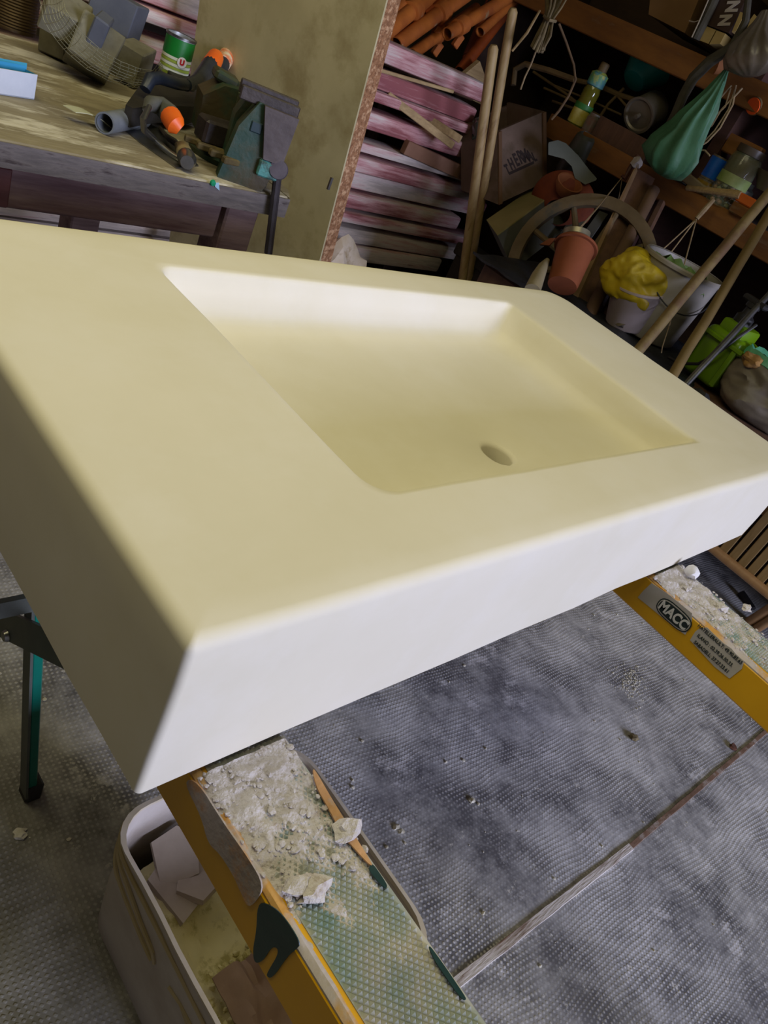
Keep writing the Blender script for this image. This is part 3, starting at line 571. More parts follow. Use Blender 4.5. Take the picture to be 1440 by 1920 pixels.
one('wire_netting', mb, M('netting_wire',(176,176,150),(140,138,110),scale=30,rough=.4,metal=.4), 'loose strip of fine wire netting draped over the stone blocks', 'netting', ang=180)
# ------------------------------------------------------------------ stacked pink planks at the back
PY = 2.2
pl = [((717,72),(707,115),915,170,'topmost'),((704,125),(695,163),907,215,'second from the top'),((694,166),(689,188),895,250,'third from the top, thin'),((684,207),(675,243),888,295,'fourth from the top'),
      ((669,262),(664,281),884,335,'fifth from the top, pale and thin'),((662,287),(655,318),900,370,'sixth down, strongly pink'),((654,322),(645,356),917,402,'seventh down, its end sticking out furthest'),((642,360),(636,390),864,425,'eighth down, greyish with short end'),
      ((635,392),(631,412),900,455,'ninth from the top, thin pink'),((629,422),(622,452),905,484,'tenth from the top, deep red'),((620,456),(612,486),826,505,'lowest in view')]
for i, (a_, b__, ex, ey, lb) in enumerate(pl):
    za, zb_ = P(*a_,'y',PY).z, P(*b__,'y',PY).z; xe = P(ex,ey,'y',PY).x; dy = .012*math.sin(i*2.3); h_ = za-zb_
    mb = MB(); mb.box(((xe-.45)/2, PY+.06+dy, (za+zb_)/2), (xe+.45,.12,h_-.003), rot(0,.25*math.sin(i*1.7),.5*math.sin(i*1.3)), min(.012,h_*.2), 2)
    # rounded nose at the right end
    n_ = []
    for q_ in mb.v:
        if q_.x > xe-.03: q_.x -= .014*(i%3)
    mb2 = mb
    one('plank', mb2, PINK, 'worn pink-painted plank in the stack behind the bench, '+lb, 'plank', 'pink planks stacked at the back')
zlow = P(612,486,'y',PY).z
for i in range(6):
    zz = zlow-.006-i*.075; 
    if zz-.07 > 0: one('plank', MB().box((.9,PY+.06,zz-.035),(2.8,.12,.068),None,.004), PINK, 'worn plank low in the stack behind the sink, %s below the lowest visible one' % ('first','second','third','fourth','fifth','sixth')[i], 'plank', 'pink planks stacked at the back')
# loose laths over the planks
for (p0, p1, w_, lb) in (((765,208),(848,272),.03,'square-cut pale wood lath poking out between the planks'),((818,232),(864,262),.03,'shorter yellowish lath beside the square-cut one'),((700,128),(850,172),.012,'thin yellow stick under the topmost plank')):
    a_ = P(*p0,'y',PY-.01); c_ = P(*p1,'y',PY-.10); d = (c_-a_).normalized(); R = Vector((1,0,0)).rotation_difference(d).to_matrix()
    a_ = a_-d*.1
    one('lath', MB().box((a_+c_)/2, ((c_-a_).length, w_, w_*.9), R, .002), LATH, lb, 'lath')
a_, c_ = P(775,282,'y',PY-.01), P(880,330,'y',PY-.03); one('lath', MB().box((a_+c_)/2,((c_-a_).length+.1,.03,.05),Vector((1,0,0)).rotation_difference((c_-a_).normalized()).to_matrix(),.002), M('lath_brown',(120,84,62),(140,104,80),scale=6,rough=.8), 'brown lath lying on the fifth plank', 'lath')
one('scrap_board', MB().prism([P(x,y,'y',PY+.16) for x,y in ((870,140),(900,115),(912,150),(910,200),(860,175))],(0,.02,0)), LATH, 'pale triangular board scrap behind the end of the topmost plank', 'board')
# ------------------------------------------------------------------ leaning chipboard
A1 = P(600,484,'y',1.50); A2 = P(726,-5,'y',1.50); up = (A2-A1).normalized()
wd = Vector((-.2,.98,0)); tk = Vector((.98,.2,0))*.046
bot = A1-up*(A1.z/up.z); top = A1+up*(1.55)
t = thing('chipboard_panel', (bot.x-.05,bot.y+.28,0), 'tall olive-grey chipboard panel leaning behind the vise', 'board')
wl = .58
obj('face', MB().prism([bot, top, top+wd*wl, bot+wd*wl], tk*.12), BOARD, t)
obj('core', MB().prism([bot+tk*.12, top+tk*.12, top+tk*.12+wd*wl, bot+tk*.12+wd*wl], tk), BEDGE, t, label='crumbly brown chipboard edge')
obj('hinge_pin', MB().box(P(622,345,'y',1.498)+Vector((-.006,0,0)), (.006,.006,.03)), STEEL, t)
# sack behind the board
one('sack', MB().blob(P(645,500,'y',2.08)-Vector((0,0,.15)), (.13,.06,.25), 4, 3, .35, 1.6), M('sack_cloth',(196,176,140),(220,206,184),scale=8,rough=.9,bump=.3,c3=(150,120,60),s3=8,t3=.6), 'pale crumpled sack below the planks at the chipboard foot', 'sack')
# ------------------------------------------------------------------ shelving unit, right
SXF = 2.8
su = thing('shelving_unit', (3.1,1.1,0), 'tall dark wooden shelving unit with orange-brown shelf edges along the right wall', 'shelves')
DW = M('dark_shelf_wood', (52,36,26), (66,46,32), scale=5, rough=.85, bump=.3, stretch=(4,1,4))
for (z0, z1, ya, yb) in ((1.042,1.125,-.5,2.03),(1.405,1.492,-.5,2.6),(.36,.43,-.5,.80)):
    obj('shelf_edge', MB().mm((SXF,ya,z0),(SXF+.028,yb,z1),.003), ORANGEW, su)
    obj('shelf_board', MB().mm((SXF+.029,ya,z1-.03),(3.42,yb,z1-.006)), DW, su)
obj('back_panel', MB().mm((3.43,-.5,0),(3.45,2.6,2.4)), DW, su)
obj('upright', MB().mm((SXF+.03,1.50,.0),(3.42,1.545,1.03),.002), M('upright_brown',(60,36,28),(74,46,36),scale=5,rough=.85,stretch=(1,1,6)), su)
obj('upright', MB().mm((SXF+.03,1.34,1.13),(3.42,1.385,2.4),.002), M('upright_brown',(0,0,0)), su)
obj('upright', MB().mm((SXF+.03,-.5,0),(3.42,-.45,2.4),.002), DW, su)
obj('upright', MB().mm((SXF+.03,2.56,0),(3.42,2.6,2.4),.002), DW, su)
X = lambda px,py,x=SXF-.05: P(px,py,'x',x)
def tubeto(pts, r, n=10): return MB().tube(pts, r, n)
def down(a, b, zf=0.0):    # extend a->b to height zf
    d = (b-a); return a + d*((zf-a.z)/d.z)
def pole(nm, a, b, r, mat, lb, cat, zf=.004, grp=None, ext=0):
    e = down(a, b, zf+r) if zf is not None else b
    a2 = a+(a-b).normalized()*ext; k = 10; pts = [a2.lerp(e,i/k)+Vector((0,0,1)).cross(e-a2).normalized()*.003*noise.noise(Vector((i*.9,r*999,a.x*9))) for i in range(k+1)]
    c_ = (pts[0]-pts[1]).normalized()
    return one(nm, MB().tube([pts[0]+c_*r*.7]+pts, [r*.6]+[r]*(k+1), 12), mat, lb, cat, grp)
pole('wooden_pole', P(925,92,'y',1.97), P(868,516,'y',1.88), .0175, POLE, 'shorter thick pale wooden pole leaning on the pink planks', 'pole')
pole('wooden_pole', P(961,22,'y',2.02), P(880,516,'y',1.94), .0165, POLE, 'taller pale wooden pole crossing behind the shorter one', 'pole')
pole('broomstick', T(1436,370,2.42), P(1188,668,'z',.712), .0165, M('stick_worn',(126,108,66),(100,82,48),scale=6,rough=.6,c3=(96,72,48),s3=6,t3=.55), 'worn broomstick leaning in front of the white bucket', 'pole', zf=None, ext=.5)
pole('broomstick', T(1438,408,2.42), P(1256,712,'z',.712), .0155, M('stick_brown',(112,92,50),(92,74,38),scale=6,rough=.6), 'brown broomstick leaning right of the white bucket', 'pole', zf=None, ext=.5)
pole('metal_rod', T(1438,556,2.25), P(1281,726,'z',.708), .0095, STEEL, 'thin shiny metal rod leaning before the green sprayer', 'pole', zf=None, ext=.4)
# platform under the clutter
TARP = M('black_tarp', (26,28,32), (44,46,52), scale=9, rough=.5, bump=.5, bscale=14, bdist=.02)
pf = thing('low_platform', (2.8,1.4,0), 'low platform draped with dark tarp under the buckets', 'platform')
obj('frame', MB().mm((2.18,.80,.0),(2.76,1.56,.675),.01), BROWNW, pf)
obj('side_shelf', MB().mm((2.24,.42,.655),(2.57,.80,.69),.003), BROWNW, pf)
obj('tarp', MB().grid(lambda u,v: (2.14+.64*u, .77+.82*v, .69+.014*noise.noise(Vector((u*6,v*9,2)))), 24, 36, (0,0,-.008)), TARP, pf)
PZ = .695
# white bucket
def on(px,py,z=PZ): return P(px,py,'z',z)
BKT = M('bucket_white', (136,130,120), (152,146,136), scale=5, rough=.5, bump=.1, c3=(120,108,92), s3=5, t3=.62)
bc = on(1203,624); bc.z = PZ+.004
HB = .245
t = thing('bucket', bc, 'large dirty white bucket full of green leaves under the shelf', 'bucket')
obj('shell', MB().lathe([(0,0),(.105,0),(.110,.006),(.122,HB*.55),(.131,HB),(.128,HB),(.118,HB*.5),(.104,.008),(0,.008)], bc, (0,0,1), 40), BKT, t)
obj('rim', MB().lathe([(.128,HB-.012),(.137,HB-.012),(.138,HB-.002),(.134,HB+.003),(.128,HB+.001)], bc, (0,0,1), 40), BKT, t)
obj('handle', tubeto([bc+Vector((.137*math.cos(a),.137*math.sin(a),HB-.02-.10*math.sin((a-math.radians(150))/math.radians(160)*math.pi))) for a in [math.radians(150+160*i/16) for i in range(17)]], .0022, 6), BLACK, t)
LEAFM = M('cabbage_leaf', (96,128,72), (124,150,92), scale=8, rough=.7, bump=.2)
r = random.Random(3)
for i in range(9):
    a = r.random()*6.28; q_ = .07*math.sqrt(r.random()); cc = bc+Vector((q_*math.cos(a),q_*math.sin(a),HB-.045+.02*r.random())); Rr = rot(r.uniform(-35,35),r.uniform(-35,35),r.random()*360)
    mb = MB().grid(lambda u,v: cc+Rr@Vector(((u-.5)*.10*math.sin(math.pi*(.12+.76*v)),(v-.5)*.12,.02*math.cos((u-.5)*4)+.006*noise.noise(Vector((u*6,v*6,i))))), 7, 8, (0,0,.002))
    one('cabbage_leaf', mb, LEAFM, 'limp green leaf at the '+('far left','left','front left','front','middle','right','far right','back','back right')[i]+' of the pile in the white bucket', 'leaf', 'green leaves in the white bucket')
# pail with yellow bag
pc = on(1172,614); pc.z = PZ+.012; pax = (T(1180,520,2.35)-T(1205,610,2.25)).normalized()
t = thing('pail', pc, 'small pinkish white pail tipped beside the large bucket', 'pail')
obj('shell', MB().lathe([(0,0),(.070,0),(.074,.005),(.088,.125),(.092,.13),(.092,.137),(.085,.137),(.070,.01),(0,.01)], pc, (-.25,.12,1), 34), M('pail_pink',(176,160,158),(190,176,172),scale=6,rough=.5,bump=.05), t)
YB = M('yellow_bag', (170,146,14), (182,160,36), scale=8, rough=.45, bump=.3, c3=(150,128,20), s3=10, t3=.58)
def bagblob(c_, rad, seed, f1=3.0, amp=.35, sub=4, rt=None, fold=.12):
    bm = bmesh.new(); bmesh.ops.create_icosphere(bm, subdivisions=sub, radius=1); off = Vector((seed*3.1,seed*7.7,0)); mb = MB()
    for q_ in bm.verts:
        k = 1+amp*noise.noise(q_.co*f1*.5+off)+fold*(1-abs(noise.noise(q_.co*f1*1.3+off))*3); q_.co = Vector((q_.co.x*k*rad[0],q_.co.y*k*rad[1],q_.co.z*k*rad[2]))
    bm.verts.index_update(); R_2 = rt or Matrix.Identity(3); mb.add([R_2@q_.co+Vector(c_) for q_ in bm.verts], [[q_.index for q_ in f.verts] for f in bm.faces]); bm.free(); return mb
one('plastic_bag', bagblob(pc+Vector((-.045,.045,.140)), (.085,.105,.085), 5, 2.4, .45, 5, None, .05), YB, 'crumpled yellow plastic bag draped over the small pail', 'bag')
mb = bagblob(pc+Vector((.035,-.01,.19)), (.055,.05,.03), 8); one('work_glove', mb, M('glove_grey',(110,104,80),(134,128,100),scale=20,rough=.9,bump=.4), 'grimy grey work glove on the yellow bag', 'glove')
# sprayer
LIME = M('lime_plastic', (92,128,6), (102,138,10), scale=6, rough=.35)
sc_ = on(1318,716,PZ+.0); sc_.z = PZ+.004; R = rotz(-12)
t = thing('garden_sprayer', sc_, 'lime green garden sprayer with black top behind the metal rod', 'sprayer')
obj('tank', MB().box(sc_+R@Vector((0,0,.085)), (.12,.13,.16), R, .018, 3), LIME, t)
obj('tank_shoulder', MB().box(sc_+R@Vector((0,0,.178)), (.09,.09,.04), R, .010, 2), LIME, t)
obj('side_rail', MB().box(sc_+R@Vector((-.066,.0,.14)), (.014,.18,.014), R, .003), LIME, t)
for k in (-1,1): obj('side_rib', MB().box(sc_+R@Vector((-.064,.065*k,.08)), (.012,.018,.13), R, .003), LIME, t)
obj('cap', MB().lathe([(0,0),(.028,0),(.028,.022),(.018,.03),(.016,.05),(.022,.052),(.022,.066),(0,.07)], sc_+R@Vector((0,.01,.197)), (0,0,1), 20), BLACK, t)
obj('pump_handle', MB().box(sc_+R@Vector((0,.01,.268)), (.03,.085,.018), R, .005), BLACK, t)
obj('hose', tubeto([sc_+R@Vector(p_) for p_ in ((0,-.03,.21),(-.03,-.05,.22),(-.075,-.05,.17),(-.085,-.03,.10),(-.085,0,.05),(-.09,.05,.02),(-.085,.10,.012))], .005, 8), BLACK, t)
# big grey bag with green mouth
GB = M('dusty_clear_bag', (92,84,72), (112,102,88), scale=6, rough=.5, bump=.4, c3=(84,60,54), s3=5, t3=.58)
gc = on(1418,785,PZ); gc.z = PZ+.075
t = thing('sack_bag', (gc.x,gc.y,PZ), 'bulging dusty grey plastic sack with a green crumpled mouth, at the right edge', 'bag')
obj('body', bagblob(gc, (.13,.16,.085), 11, 2.0, .3, 5, None, .04), GB, t)
ctr = gc+Vector((-.02,.02,.088))
mb = MB(); rg = []
for i in range(28):
    a = 2*math.pi*i/28; n_ = noise.noise(Vector((math.cos(a)*2,math.sin(a)*2,4)))
    c_ = ctr+Vector((.045*math.cos(a)*(1+.3*n_), .10*math.sin(a)*(1+.2*n_), .025*n_)); o_ = Vector((math.cos(a),math.sin(a),0))
    rg.append([c_, c_+o_*.018+Vector((0,0,.012)), c_+o_*.03+Vector((0,0,-.012)), c_+o_*.026+Vector((0,0,-.016)), c_+o_*.012+Vector((0,0,.004))])
mb.rings(rg, close=True); obj('bag_mouth', mb, M('bag_green',(66,140,108),(100,170,138),scale=12,rough=.4,bump=.4), t, label='green crumpled mouth of the sack')
one('rag', bagblob(gc+Vector((-.09,.09,.07)), (.02,.03,.02), 2, sub=3), M('rag_tan',(150,112,56),(120,88,44),scale=20,rough=.9), 'small tan rag on the shoulder of the grey sack', 'rag')
for i, (px,py,rad,lb) in enumerate(((1168,612,.03,'dark crumpled scrap between the tarp and the sink edge'),(1155,600,.022,'greenish scrap left of the pails'),(1310,748,.03,'dark can-like scrap near the metal rod foot'))):
    p_ = on(px,py,PZ+.01); one('scrap', MB().blob(p_+Vector((0,0,rad*.3)), (rad,rad,rad*.6), i+20, 2, .6), (GB,LEAFM,BLACK)[i], lb, 'scrap')
# slatted chair, right edge
CW_ = M('chair_wood', (150,112,70), (168,130,86), scale=5, rough=.5, bump=.15, stretch=(6,6,1.5)); SLATW = M('slat_wood', (136,110,66), (154,126,80), scale=5, rough=.6, bump=.15, stretch=(6,6,1.5))
xc = 2.62
t = thing('slatted_chair', (xc,.35,0), 'tan wooden slatted folding chair standing at the right edge of the picture', 'chair')
zr = P(1345,1035,'x',xc).z; yl = P(1400,800,'x',xc).y
obj('rail', MB().tube([(xc,yl+.01,zr),(xc,-.15,zr)], .017, 12), CW_, t)
obj('rail', MB().tube([(xc,yl+.01,.93),(xc,-.15,.93)], .017, 12), CW_, t)
obj('post', MB().tube([(xc-.01,yl,zr-.02),(xc-.02,yl-.005,1.0)], .019, 12), CW_, t)
for k in range(15):
    y_ = yl-.045-k*.037
    if y_ > -.14: obj('slat', MB().box((xc+.006, y_, (zr+.93)/2), (.009,.029,.93-zr), None, .002), SLATW, t)
for zz in (.47,.70): obj('cross_slat', MB().box((xc-.006,(yl-.15)/2,zz), (.012,yl+.15,.03), None, .003), CW_, t)
lx = P(1404,1166,'z',0)
for dy in (0,-.034): obj('leg', MB().tube([Vector((lx.x,lx.y+dy,.002)), Vector((lx.x-.14,lx.y+dy-.10,.45)),], .017, 12), CW_, t)
obj('foot_shadow', MB().tube([Vector((lx.x+.10,lx.y+.03,.003)),Vector((lx.x+.13,lx.y+.10,.012))],.016,10), BLACK, t)  # black shape on the floor, modelled in place of the chair's shadow spot
# ------------------------------------------------------------------ orange scaffold tubes above the planks
RUST = M('orange_rust', (176,98,28), (140,70,22), scale=9, rough=.7, bump=.35, c3=(150,128,90), s3=10, t3=.62, w3=.04)
RUSTD = M('orange_rust_dark', (150,66,12), (112,50,14), scale=9, rough=.55, bump=.3)
YS = 2.36
tubes = [((716,66),(790,6),15,RUST,0,'leftmost short orange tube rising from behind the chipboard'),((742,84),(846,10),14,RUST,0,'orange tube with pale paint patch, second from the chipboard'),((772,102),(842,52),11,RUST,.02,'slim rusty tube lowest in the orange bundle'),
 ((838,64),(960,-8),12,RUST,.0,'long rusty tube reaching the top edge right of centre'),((862,134),(958,10),12,RUSTD,.06,'dark orange tube leaning behind the short pole'),((880,110),(930,-10),16,RUSTD,.14,'broad dark orange tube at the back of the bundle'),
 ((735,30),(800,-30),14,RUST,.08,'orange tube crossing the top edge beside the chipboard'),((792,34),(870,-30),15,RUSTD,.10,'darker orange tube in the upper middle of the bundle'),((900,60),(985,-20),10,RUST,.04,'thin orange tube next to the tall pole')]
for i, (p0,p1,w_,m_,dy,lb) in enumerate(tubes):
    a_ = P(*p0,'y',YS+dy); b__ = P(*p1,'y',YS+dy+.12); d = (b__-a_).normalized(); rr_ = w_*2.75/1430
    t = thing('scaffold_tube', a_, lb, 'tube', 'orange scaffold tubes above the planks')
    L_ = (b__-a_).length+.25
    obj('tube', MB().lathe([(rr_*.86,0),(rr_,0),(rr_,L_),(rr_*.86,L_),(rr_*.86,.001)], a_-d*.0, d, 16), m_, t)
    if i in (0,1,2,3):
        e_ = P(*((783,12),(838,20),(832,66),(842,60))[i],'y',YS+dy+.05); k_ = (e_-a_).dot(d)
        obj('collar', MB().lathe([(rr_,0),(rr_*1.35,.002),(rr_*1.4,.05),(rr_*1.2,.055),(rr_,.055)], a_+d*k_, d, 16), m_, t)
        obj('lug', MB().box(a_+d*(k_+.02)+Vector((.02,0,-.045)), (.03,.02,.05), rot(0,20,0), .003), m_, t)
one('storage_rack', MB().mm((1.2,2.34,1.03),(2.7,2.9,1.09),.004).mm((1.25,2.75,0),(1.32,2.85,1.03)).mm((2.6,2.75,0),(2.67,2.85,1.03)), BROWNW, 'dark rack board holding the orange tubes behind the planks', 'rack')
# ------------------------------------------------------------------ crate, carton, wheel, pots
CR = M('crate_board', (96,78,66), (114,94,80), scale=5, rough=.85, bump=.3, c3=(88,72,56), s3=6, t3=.58)
O_ = T(933,383,2.92); EX = T(1022,341,3.0)-O_; EY = T(932,247,2.92)-O_; EZ = T(862,330,3.16)-O_; EZ = (EZ-EX*EZ.dot(EX)/EX.length_squared); EZ = EZ.normalized()*.22
t = thing('crate', O_+EX*.5, 'open wooden crate with dark stamped lettering, tilted beside the poles', 'crate')
th = .012
ex, ey, ez = EX.normalized(), EY.normalized(), EZ.normalized()
obj('front_panel', MB().prism([O_,O_+EX,O_+EX+EY,O_+EY], ez*th), CR, t)
obj('back_panel', MB().prism([O_+EZ,O_+EX+EZ,O_+EX+EY*.95+EZ,O_+EY*.95+EZ], -ez*th), CR, t)
obj('side_panel', MB().prism([O_+ez*th,O_+EZ-ez*th,O_+EY+EZ-ez*th,O_+EY+ez*th], ex*th), CR, t)
obj('side_panel', MB().prism([O_+EX+ez*th,O_+EX+EZ-ez*th,O_+EX+EY+EZ-ez*th,O_+EX+EY+ez*th], -ex*th), CR, t)
obj('bottom', MB().prism([O_+ex*th+ez*th,O_+EX-ex*th+ez*th,O_+EX-ex*th+EZ-ez*th,O_+ex*th+EZ-ez*th], ey*th), CR, t)
for c_ in (O_, O_+EX-ex*.016): obj('corner_post', MB().prism([c_-ez*.004,c_+ex*.016-ez*.004,c_+ex*.016+EY-ez*.004,c_+EY-ez*.004], -ez*.006), M('post_dark',(90,64,40),(104,76,50),scale=6,rough=.9), t)
STP = M('stamp_ink', (44,34,32), (54,42,40), scale=20, rough=.9)
for k, ch in enumerate('THERMAL'):
    u_ = .20+.095*k; v_ = .40+.02*math.sin(k/6*math.pi); text('lettering', ch, .048+.022*math.sin((k)/6*math.pi), STP, t, O_+EX*u_+EY*(v_+.02+.06*math.sin(k/6*math.pi))-ez*.0015, ex, ey, .0004, .0022, sx=.55)
obj('stamp_bar', MB().prism([O_+EX*.24+EY*.33-ez*.0003,O_+EX*.76+EY*.33-ez*.0003,O_+EX*.76+EY*.37-ez*.0003,O_+EX*.24+EY*.37-ez*.0003], -ez*.0012), STP, t)
gl = O_+EX*.1+EY*.80+EZ*.55
one('glass_jar', MB().lathe([(0,0),(.03,0),(.032,.05),(.02,.065),(.02,.075),(0,.076)], gl-ex*.01, ey, 18), M('dark_glass',(50,56,44),(60,66,52),rough=.1,spec=.8), 'dark glass jar inside the open crate', 'jar')
# carton under the crate
CT = M('carton_cream', (128,118,72), (146,134,86), scale=5, rough=.85, bump=.1); CG = M('carton_grey', (74,74,66), (86,84,74), scale=5, rough=.9)
a_, b__, c_, d_ = T(932,440,2.78), T(1035,364,2.95), T(1008,346,3.05), T(912,412,2.9)
dn = (T(962,505,2.85)-T(932,440,2.78)); t = thing('carton', a_+dn, 'long cream and grey carton wedged under the crate', 'box')
obj('top_panel', MB().prism([a_,b__,c_,d_], dn.normalized()*.006), CT, t); obj('body', MB().prism([a_+dn*.03,b__+dn*.03,c_+dn*.03,d_+dn*.03], dn), CG, t)
# clutter support
one('old_trunk', MB().mm((2.66,1.64,0),(2.78,2.06,.52),.01).mm((2.65,1.63,.50),(2.785,2.07,.55),.006), M('trunk_dark',(44,38,32),(56,48,40),scale=5,rough=.9,bump=.3), 'dark old trunk supporting the pile of crate and pots', 'trunk')
# wheel
WH = M('wheel_wood', (90,74,48), (112,94,64), scale=8, rough=.85, bump=.35, c3=(80,74,60), s3=8, t3=.58)
wc = T(1088,505,2.72); wn = (Vector((0,0,CAMZ))-wc).normalized(); wn = (wn+Vector((.1,.25,.15))).normalized(); wx = wn.orthogonal().normalized(); wy = wn.cross(wx)
t = thing('cart_wheel', wc-Vector((0,0,.26)), 'old wooden spoked cart wheel leaning behind the flower pot', 'wheel')
RW = .262; rg = []
for i in range(48):
    a = 2*math.pi*i/48; o_ = wx*math.cos(a)+wy*math.sin(a); rg.append([wc+o_*RW-wn*.017, wc+o_*RW+wn*.017, wc+o_*(RW-.024)+wn*.020, wc+o_*(RW-.040)+wn*.014, wc+o_*(RW-.040)-wn*.014, wc+o_*(RW-.024)-wn*.018])
mb = MB(); mb.rings(rg, close=True); obj('rim', mb, WH, t)
obj('hub', MB().lathe([(0,-.05),(.035,-.05),(.045,-.02),(.045,.02),(.035,.05),(0,.05)], wc, wn, 18), WH, t)
for k in range(9):
    a = 2*math.pi*k/9+.35; o_ = wx*math.cos(a)+wy*math.sin(a); obj('spoke', MB().tube([wc+o_*.03,wc+o_*.12,wc+o_*(RW-.04)], [.015,.012,.010], 8), WH, t)
# terracotta pot with tin
TC = M('terracotta', (112,54,20), (126,64,28), scale=8, rough=.8, bump=.1)
pb, pt = T(1054,536,2.42), T(1079,466,2.46); ax = (pt-pb); Lp = ax.length
t = thing('flower_pot', pb, 'terracotta coloured plastic flower pot with a tin mug in it', 'pot')
obj('shell', MB().lathe([(0,0),(.047,0),(.049,.012),(.050,.018),(.061,Lp-.002),(.070,Lp-.002),(.071,Lp+.006),(.062,Lp+.008),(.048,.01),(0,.01)], pb, ax, 32), TC, t)
t = thing('tin_mug', pt, 'small tin mug standing inside the flower pot', 'mug'); q_ = (T(1082,438,2.5)-T(1075,470,2.5))
obj('body', MB().lathe([(0,-.06),(.036,-.06),(.038,.03),(.043,.032),(.044,.048),(.038,.05),(.036,.04),(.034,-.05),(0,-.05)], T(1076,462,2.47), q_, 28), M('old_tin',(130,122,96),(150,142,116),scale=14,rough=.4,metal=.6,bump=.1), t)
# other clutter around the wheel
one('animal_horn', MB().tube([T(998,545,2.35),T(1008,520,2.38),T(1018,500,2.42),T(1026,488,2.45)], [.026,.022,.016,.008], 14), M('horn',(140,128,96),(118,106,78),scale=10,rough=.7,bump=.2), 'pale tapered wooden peg in front of the wheel', 'peg')
one('terracotta_shard', MB().prism([T(x,y,2.6) for x,y in ((1012,458),(1030,447),(1042,446),(1030,460))], wn*-.012), TC, 'orange clay shard caught inside the wheel', 'shard')
for i,(p0,p1,wd_,lb) in enumerate((((1070,432),(1098,388),14,'grey board behind the wheel, left of two'),((1105,436),(1132,398),9,'thin grey slat behind the wheel, right of two'))):
    a_, b__ = T(*p0,2.95), T(*p1,3.0); dd = (b__-a_); sd = dd.cross(wn).normalized()*wd_*2.9/1430; one('grey_board', MB().prism([a_-sd-dd*.6,a_+sd-dd*.6,b__+sd,b__-sd], wn*-.012), CG, lb, 'board')
one('woven_basket', MB().lathe(sum([[(.05+.012*k,.012*k),(.053+.012*k,.012*k+.006)] for k in range(7)],[])+[(.125,.084),(.0,.07)], T(1045,398,2.92), T(1070,350,3.05)-T(1045,398,2.92), 30), M('basket_orange',(134,62,30),(104,46,24),scale=10,rough=.8), 'ribbed orange basket above the wheel', 'basket')
one('clay_bowl', MB().lathe([(0,0),(.03,.0),(.05,.03),(.052,.05),(.046,.05),(.03,.01),(0,.008)], T(1056,362,2.88), Vector((-.3,-.3,.9)), 22), M('clay_orange',(150,90,48),(130,74,38),scale=8,rough=.8), 'small orange clay bowl resting on the ribbed basket', 'bowl')
one('grey_sheet', MB().prism([T(x,y,2.86) for x,y in ((1028,290),(1028,270),(1045,266),(1060,272),(1084,296),(1104,322),(1118,338),(1097,346),(1078,334),(1072,312),(1058,298))], (.004,.004,.006)), M('grey_plastic',(104,110,104),(94,98,92),scale=6,rough=.5), 'bent grey plastic sheet beside the crate', 'sheet')
for i,(x,y,rx,lb) in enumerate(((1046,330,.035,'dark upright jug behind the grey sheet'),(1072,300,.05,'dark bundled pot behind the grey sheet'))):
    one('dark_pot', MB().lathe([(0,0),(rx*.7,0),(rx,.06),(rx*.8,.12),(rx*.6,.13),(rx*.55,.12),(0,.11)], T(x,y+14,3.0), (-.2,-.1,1), 22), M('dark_ceramic',(58,60,52),(70,70,60),scale=8,rough=.4), lb, 'pot')
# leaning boards and pole in front of the shelves
def lean(pts0, pts1, t0, t1, thick, mat, nm, lb, cat='board'):
    a_, b__ = T(*pts0[0],t0), T(*pts0[1],t0); c_, d_ = T(*pts1[0],t1), T(*pts1[1],t1); n_ = (b__-a_).cross(c_-a_).normalized()
    if n_.dot(a_-Vector((0,0,CAMZ))) < 0: n_ = -n_
    dd = (c_-a_); e1_ = a_+dd*((.01-a_.z)/dd.z); dd2 = (d_-b__); e2_ = b__+dd2*((.01-b__.z)/dd2.z)
    return one(nm, MB().prism([a_,b__,e2_,e1_], n_*thick), mat, lb, cat)
lean(((1188,318),(1194,312)),((1066,570),(1078,570)),2.72,2.6,.05, M('board_edge_light',(140,112,74),(120,92,60),scale=6,rough=.8), 'leaning_board', 'thin board with lit pale edge leaning against the shelves')
lean(((1195,315),(1228,335)),((1080,570),(1112,590)),2.74,2.62,.03, BROWNW, 'leaning_board', 'wide dark brown board leaning against the shelves')
e0, e1_ = T(1226,356,2.72), T(1120,560,2.6); one('wooden_stake', MB().tube([e0, down(e0,e1_,.02)], [.022,.026], 12), M('stake_wood',(84,62,44),(100,76,54),scale=6,rough=.9,bump=.3), 'rough round stake leaning right of the wide board', 'stake')
e0, e1_ = T(1240,380,2.76), T(1150,560,2.66); one('leaning_board', MB().tube([e0, down(e0,e1_,.02)], [.016,.018], 6), BROWNW, 'narrow dark batten leaning beside the rough stake', 'board')
# strings
STR = M('string', (150,130,96), (124,104,74), scale=40, rough=.9, bump=.3)
mb = MB(); kn = X(1306,410,2.72); top_ = X(1338,374,2.75)
mb.tube([top_, top_.lerp(kn,.5), kn], [.008,.009,.008], 8)
for (x,y,tt) in ((1205,500,2.6),(1232,507,2.6),(1255,610,2.36)): mb.tube([kn, kn.lerp(T(x,y,tt),.5)+Vector((0,0,-.006)), T(x,y,tt)], .0022, 6)
mb.tube([T(1255,610,2.4), T(1242,650,2.38), T(1240,662,2.38)], .0018, 5)
one('knotted_cord', mb, STR, 'cord tied in a thick knot, three strings fanning down to the bucket', 'cord')
mb = MB(); k0 = X(1167,332,2.74)
for (x,y) in ((1060,458),(1068,452)): mb.tube([k0, k0.lerp(T(x,y,2.42),.5)+Vector((0,0,-.01)), T(x,y,2.42)], .0018, 5)
mb.tube([k0, X(1160,372,2.76), X(1154,395,2.78)], .0015, 5)
one('twine', mb, STR, 'thin twine running from the shelf corner down to the flower pot', 'twine')
